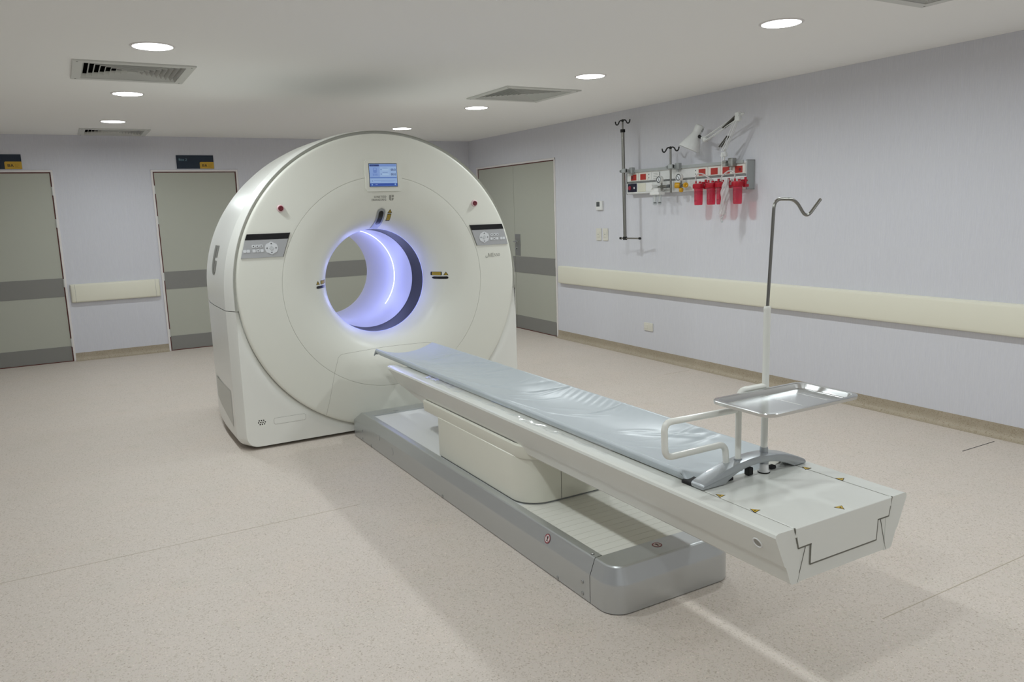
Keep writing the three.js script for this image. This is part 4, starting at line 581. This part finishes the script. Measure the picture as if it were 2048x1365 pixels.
{ // gas regulators
  const gauge = (t, y, z) => { const d = V(-1, 0.02, 0.12).normalize(), c = V(-0.15, y, z), g = part('gauge', lathe([[0, 0], [0.03, 0], [0.035, 0.004], [0.035, 0.034], [0.031, 0.036], [0.0305, 0.033]], c, d, 32), M.white, t); part('gauge_face', lathe([[0.0305, 0.0325], [0.022, 0.0327], [0, 0.0327]].map(([r, h]) => [r, h]), c, d, 32), M.thermo, g); part('gauge_dial', lathe([[0.021, 0.0333], [0, 0.0334]], c, d, 28), M.key, g); part('needle', rod(c.clone().addScaledVector(d, 0.0345).add(V(-0.001, -0.013, 0.008)), c.clone().addScaledVector(d, 0.0345).add(V(-0.001, 0.013, -0.008)), 0.002), M.ink, g); };
  const a = thing('oxygen_regulator', 'white oxygen regulator with gauge and two clear flow tubes, beside the short pole', 'regulator', V(-0.14, 1.545, 4.24));
  part('valve_body', [rod(V(-0.08, 1.712, 4.26), V(-0.15, 1.712, 4.26), 0.014), rod(V(-0.135, 1.712, 4.21), V(-0.135, 1.712, 4.36), 0.009), rod(V(-0.135, 1.675, 4.255), V(-0.135, 1.752, 4.255), 0.008)], M.darkSteel, a); gauge(a, 1.776, 4.265);
  part('outlet_nut', rod(V(-0.135, 1.712, 4.34), V(-0.135, 1.712, 4.375), 0.016), M.thermo, a); part('valve_knob', rod(V(-0.12, 1.712, 4.165), V(-0.19, 1.712, 4.165), 0.024, 0.02), M.white, a); part('manifold', [rbox(-0.175, -0.105, 1.66, 1.70, 4.15, 4.25, 0.008), rbox(-0.178, -0.1, 1.637, 1.665, 4.13, 4.262, 0.006)], M.white, a);
  for (const z of [4.165, 4.232]) { const t = part('flow_tube', lathe([[0.021, 0], [0.022, -0.06], [0.021, -0.09], [0.012, -0.098], [0, -0.099]], V(-0.14, 1.64, z), V(0, 1, 0), 24), M.clear, a, 'clear flow tube'); part('float', lathe([[0, 0], [0.014, 0], [0.014, 0.011], [0, 0.013]], V(-0.14, 1.558, z), V(0, 1, 0), 18), M.thermo, t); part('inner_tube', rod(V(-0.14, 1.562, z), V(-0.14, 1.64, z), 0.006), M.white, t); }
  const b = thing('air_regulator', 'yellow air regulator with gauge, right of the short pole', 'regulator', V(-0.14, 1.655, 4.54));
  part('valve_body', [rod(V(-0.08, 1.712, 4.53), V(-0.16, 1.712, 4.53), 0.015), rod(V(-0.14, 1.712, 4.47), V(-0.14, 1.712, 4.61), 0.009), rod(V(-0.14, 1.68, 4.53), V(-0.14, 1.76, 4.53), 0.008)], M.darkSteel, b); gauge(b, 1.784, 4.535);
  part('valve_knob', lathe([[0, 0], [0.02, 0.001], [0.026, 0.006], [0.027, 0.05], [0.02, 0.052], [0, 0.052]], V(-0.14, 1.712, 4.522), V(-0.45, 0.04, -0.7), 24), M.knob, b, 'yellow knob'); part('outlet_nut', lathe([[0, 0], [0.022, 0], [0.025, 0.02], [0.021, 0.04], [0.012, 0.042], [0, 0.03]], V(-0.14, 1.712, 4.588), V(-0.5, 0, 0.6), 20), M.knob, b, 'yellow nut'); part('lower_nut', lathe([[0, 0], [0.016, 0], [0.021, -0.014], [0.018, -0.036], [0, -0.04]], V(-0.14, 1.69, 4.53), V(0, 1, 0), 20), M.knob, b, 'yellow lower nut');
}
{ // red suction jars
  const x = -0.165, places = [[4.782, 'leftmost red suction jar, next to the yellow regulator'], [4.938, 'second red suction jar from the left, a dark clip on its neck'], [5.055, 'third red suction jar, just left of the twisted clear bag'], [5.245, 'rightmost red suction jar, nearest the grey end plate of the unit']];
  const J = thing('suction_jar', places[0][1], 'suction jar', V(x, 1.528, places[0][0]), 'red suction jars hanging from the wall unit'), z = places[0][0];
  part('jar_body', lathe([[0, 0.002], [0.032, 0.002], [0.036, 0.008], [0.0375, 0.03], [0.0385, 0.15]], V(x, 1.528, z), V(0, 1, 0), 36), M.jar, J, 'translucent red jar');
  const ridges = Array.from({ length: 40 }, (_, i) => box(-0.0012, 0.0012, 0.15, 0.182, 0.0485, 0.0505).rotateY(i * Math.PI / 20).translate(x, 1.528, z));
  const lid = part('lid', [lathe([[0.038, 0.146], [0.049, 0.148], [0.0495, 0.183], [0.044, 0.189], [0, 0.191]], V(x, 1.528, z), V(0, 1, 0), 40), ...ridges], M.lid, J, 'red ridged lid'); part('spout', [rod(V(x - 0.012, 1.72, z - 0.02), V(x - 0.012, 1.742, z - 0.02), 0.009, 0.007), rod(V(x, 1.72, z + 0.018), V(x, 1.735, z + 0.018), 0.012)], M.lid, lid);
  part('label', sheet(10, 1, (u, v) => { const a = -1.98 + 0.55 * u; return V(x + 0.039 * Math.cos(a + Math.PI / 2 + 1.57), 1.528 + 0.1 + 0.028 * v, z + 0.039 * Math.sin(a + Math.PI / 2 + 1.57) * -1); }), M.white, J, 'small white label'); part('label', sheet(12, 1, (u, v) => { const a = -2.05 + 0.85 * u; return V(x + 0.039 * Math.cos(a + Math.PI / 2 + 1.57), 1.528 + 0.036 + 0.014 * v, z + 0.039 * Math.sin(a + Math.PI / 2 + 1.57) * -1); }), M.white, J, 'narrow white label');
  part('vacuum_valve', [rod(V(-0.09, 1.722, z + 0.03), V(-0.15, 1.722, z + 0.03), 0.009), rod(V(-0.118, 1.675, z + 0.04), V(-0.118, 1.75, z + 0.04), 0.0105), rbox(-0.135, -0.09, 1.668, 1.692, z + 0.026, z + 0.054, 0.005)], M.lid, J, 'dark red vacuum valve');
  M.white.side = THREE.DoubleSide;
  for (const [zz, l] of places.slice(1)) copyOf(J, V(x, 1.528, zz), l);
  const h = thing('suction_hose', 'clear hose looping from the leftmost red jar over to the second', 'hose', V(x, 1.74, 4.85)); part('hose', hose([V(x - 0.012, 1.735, 4.762), V(x - 0.02, 1.775, 4.768), V(x - 0.03, 1.8, 4.81), V(x - 0.03, 1.795, 4.87), V(x - 0.02, 1.765, 4.92), V(x, 1.742, 4.955)], 0.0065), M.clearHose, h);
  const h2 = thing('suction_hose', 'clear hose curling from the rightmost red jar towards the clear bag', 'hose', V(x, 1.74, 5.17)); part('hose', hose([V(x - 0.012, 1.735, 5.225), V(x - 0.02, 1.79, 5.222), V(x - 0.03, 1.805, 5.18), V(x - 0.035, 1.785, 5.13), V(x - 0.035, 1.76, 5.1), V(x - 0.03, 1.735, 5.085)], 0.0065), M.clearHose, h2);
  // twisted clear bag with its rolled hoses
  const B = thing('tubing_bag', 'twisted clear plastic bag of tubing hanging between the two right red jars', 'plastic bag', V(-0.23, 1.39, 5.16));
  part('bag', sheet(40, 60, (u, v) => { const a = u * Math.PI * 2, y = 1.745 - 0.3 * v, w = (0.012 + 0.024 * Math.sin(Math.min(1, v * 1.5) * Math.PI * 0.75)) * (1 + 0.22 * Math.sin(3 * a + v * 9) + 0.12 * Math.sin(7 * a - v * 15)); return V(-0.225 + 0.75 * w * Math.cos(a), y, 5.178 - 0.04 * v + w * Math.sin(a)); }), M.clearHose, B);
  part('rolled_tube', hose(Array.from({ length: 40 }, (_, i) => { const k = i / 39, a = k * 15; return V(-0.225 + 0.016 * Math.cos(a), 1.74 - 0.32 * k, 5.178 - 0.045 * k + (0.019 - 0.008 * k) * Math.sin(a)); }), 0.0055, 200, 8), M.clearHose, B); part('bag_tip', hose([V(-0.225, 1.43, 5.132), V(-0.225, 1.4, 5.125), V(-0.225, 1.385, 5.132)], 0.009, 20), M.clear, B);
}

scene.traverse((o) => { if (o.isMesh) { o.castShadow = true; o.receiveShadow = true; } });
renderer.render(scene, camera);
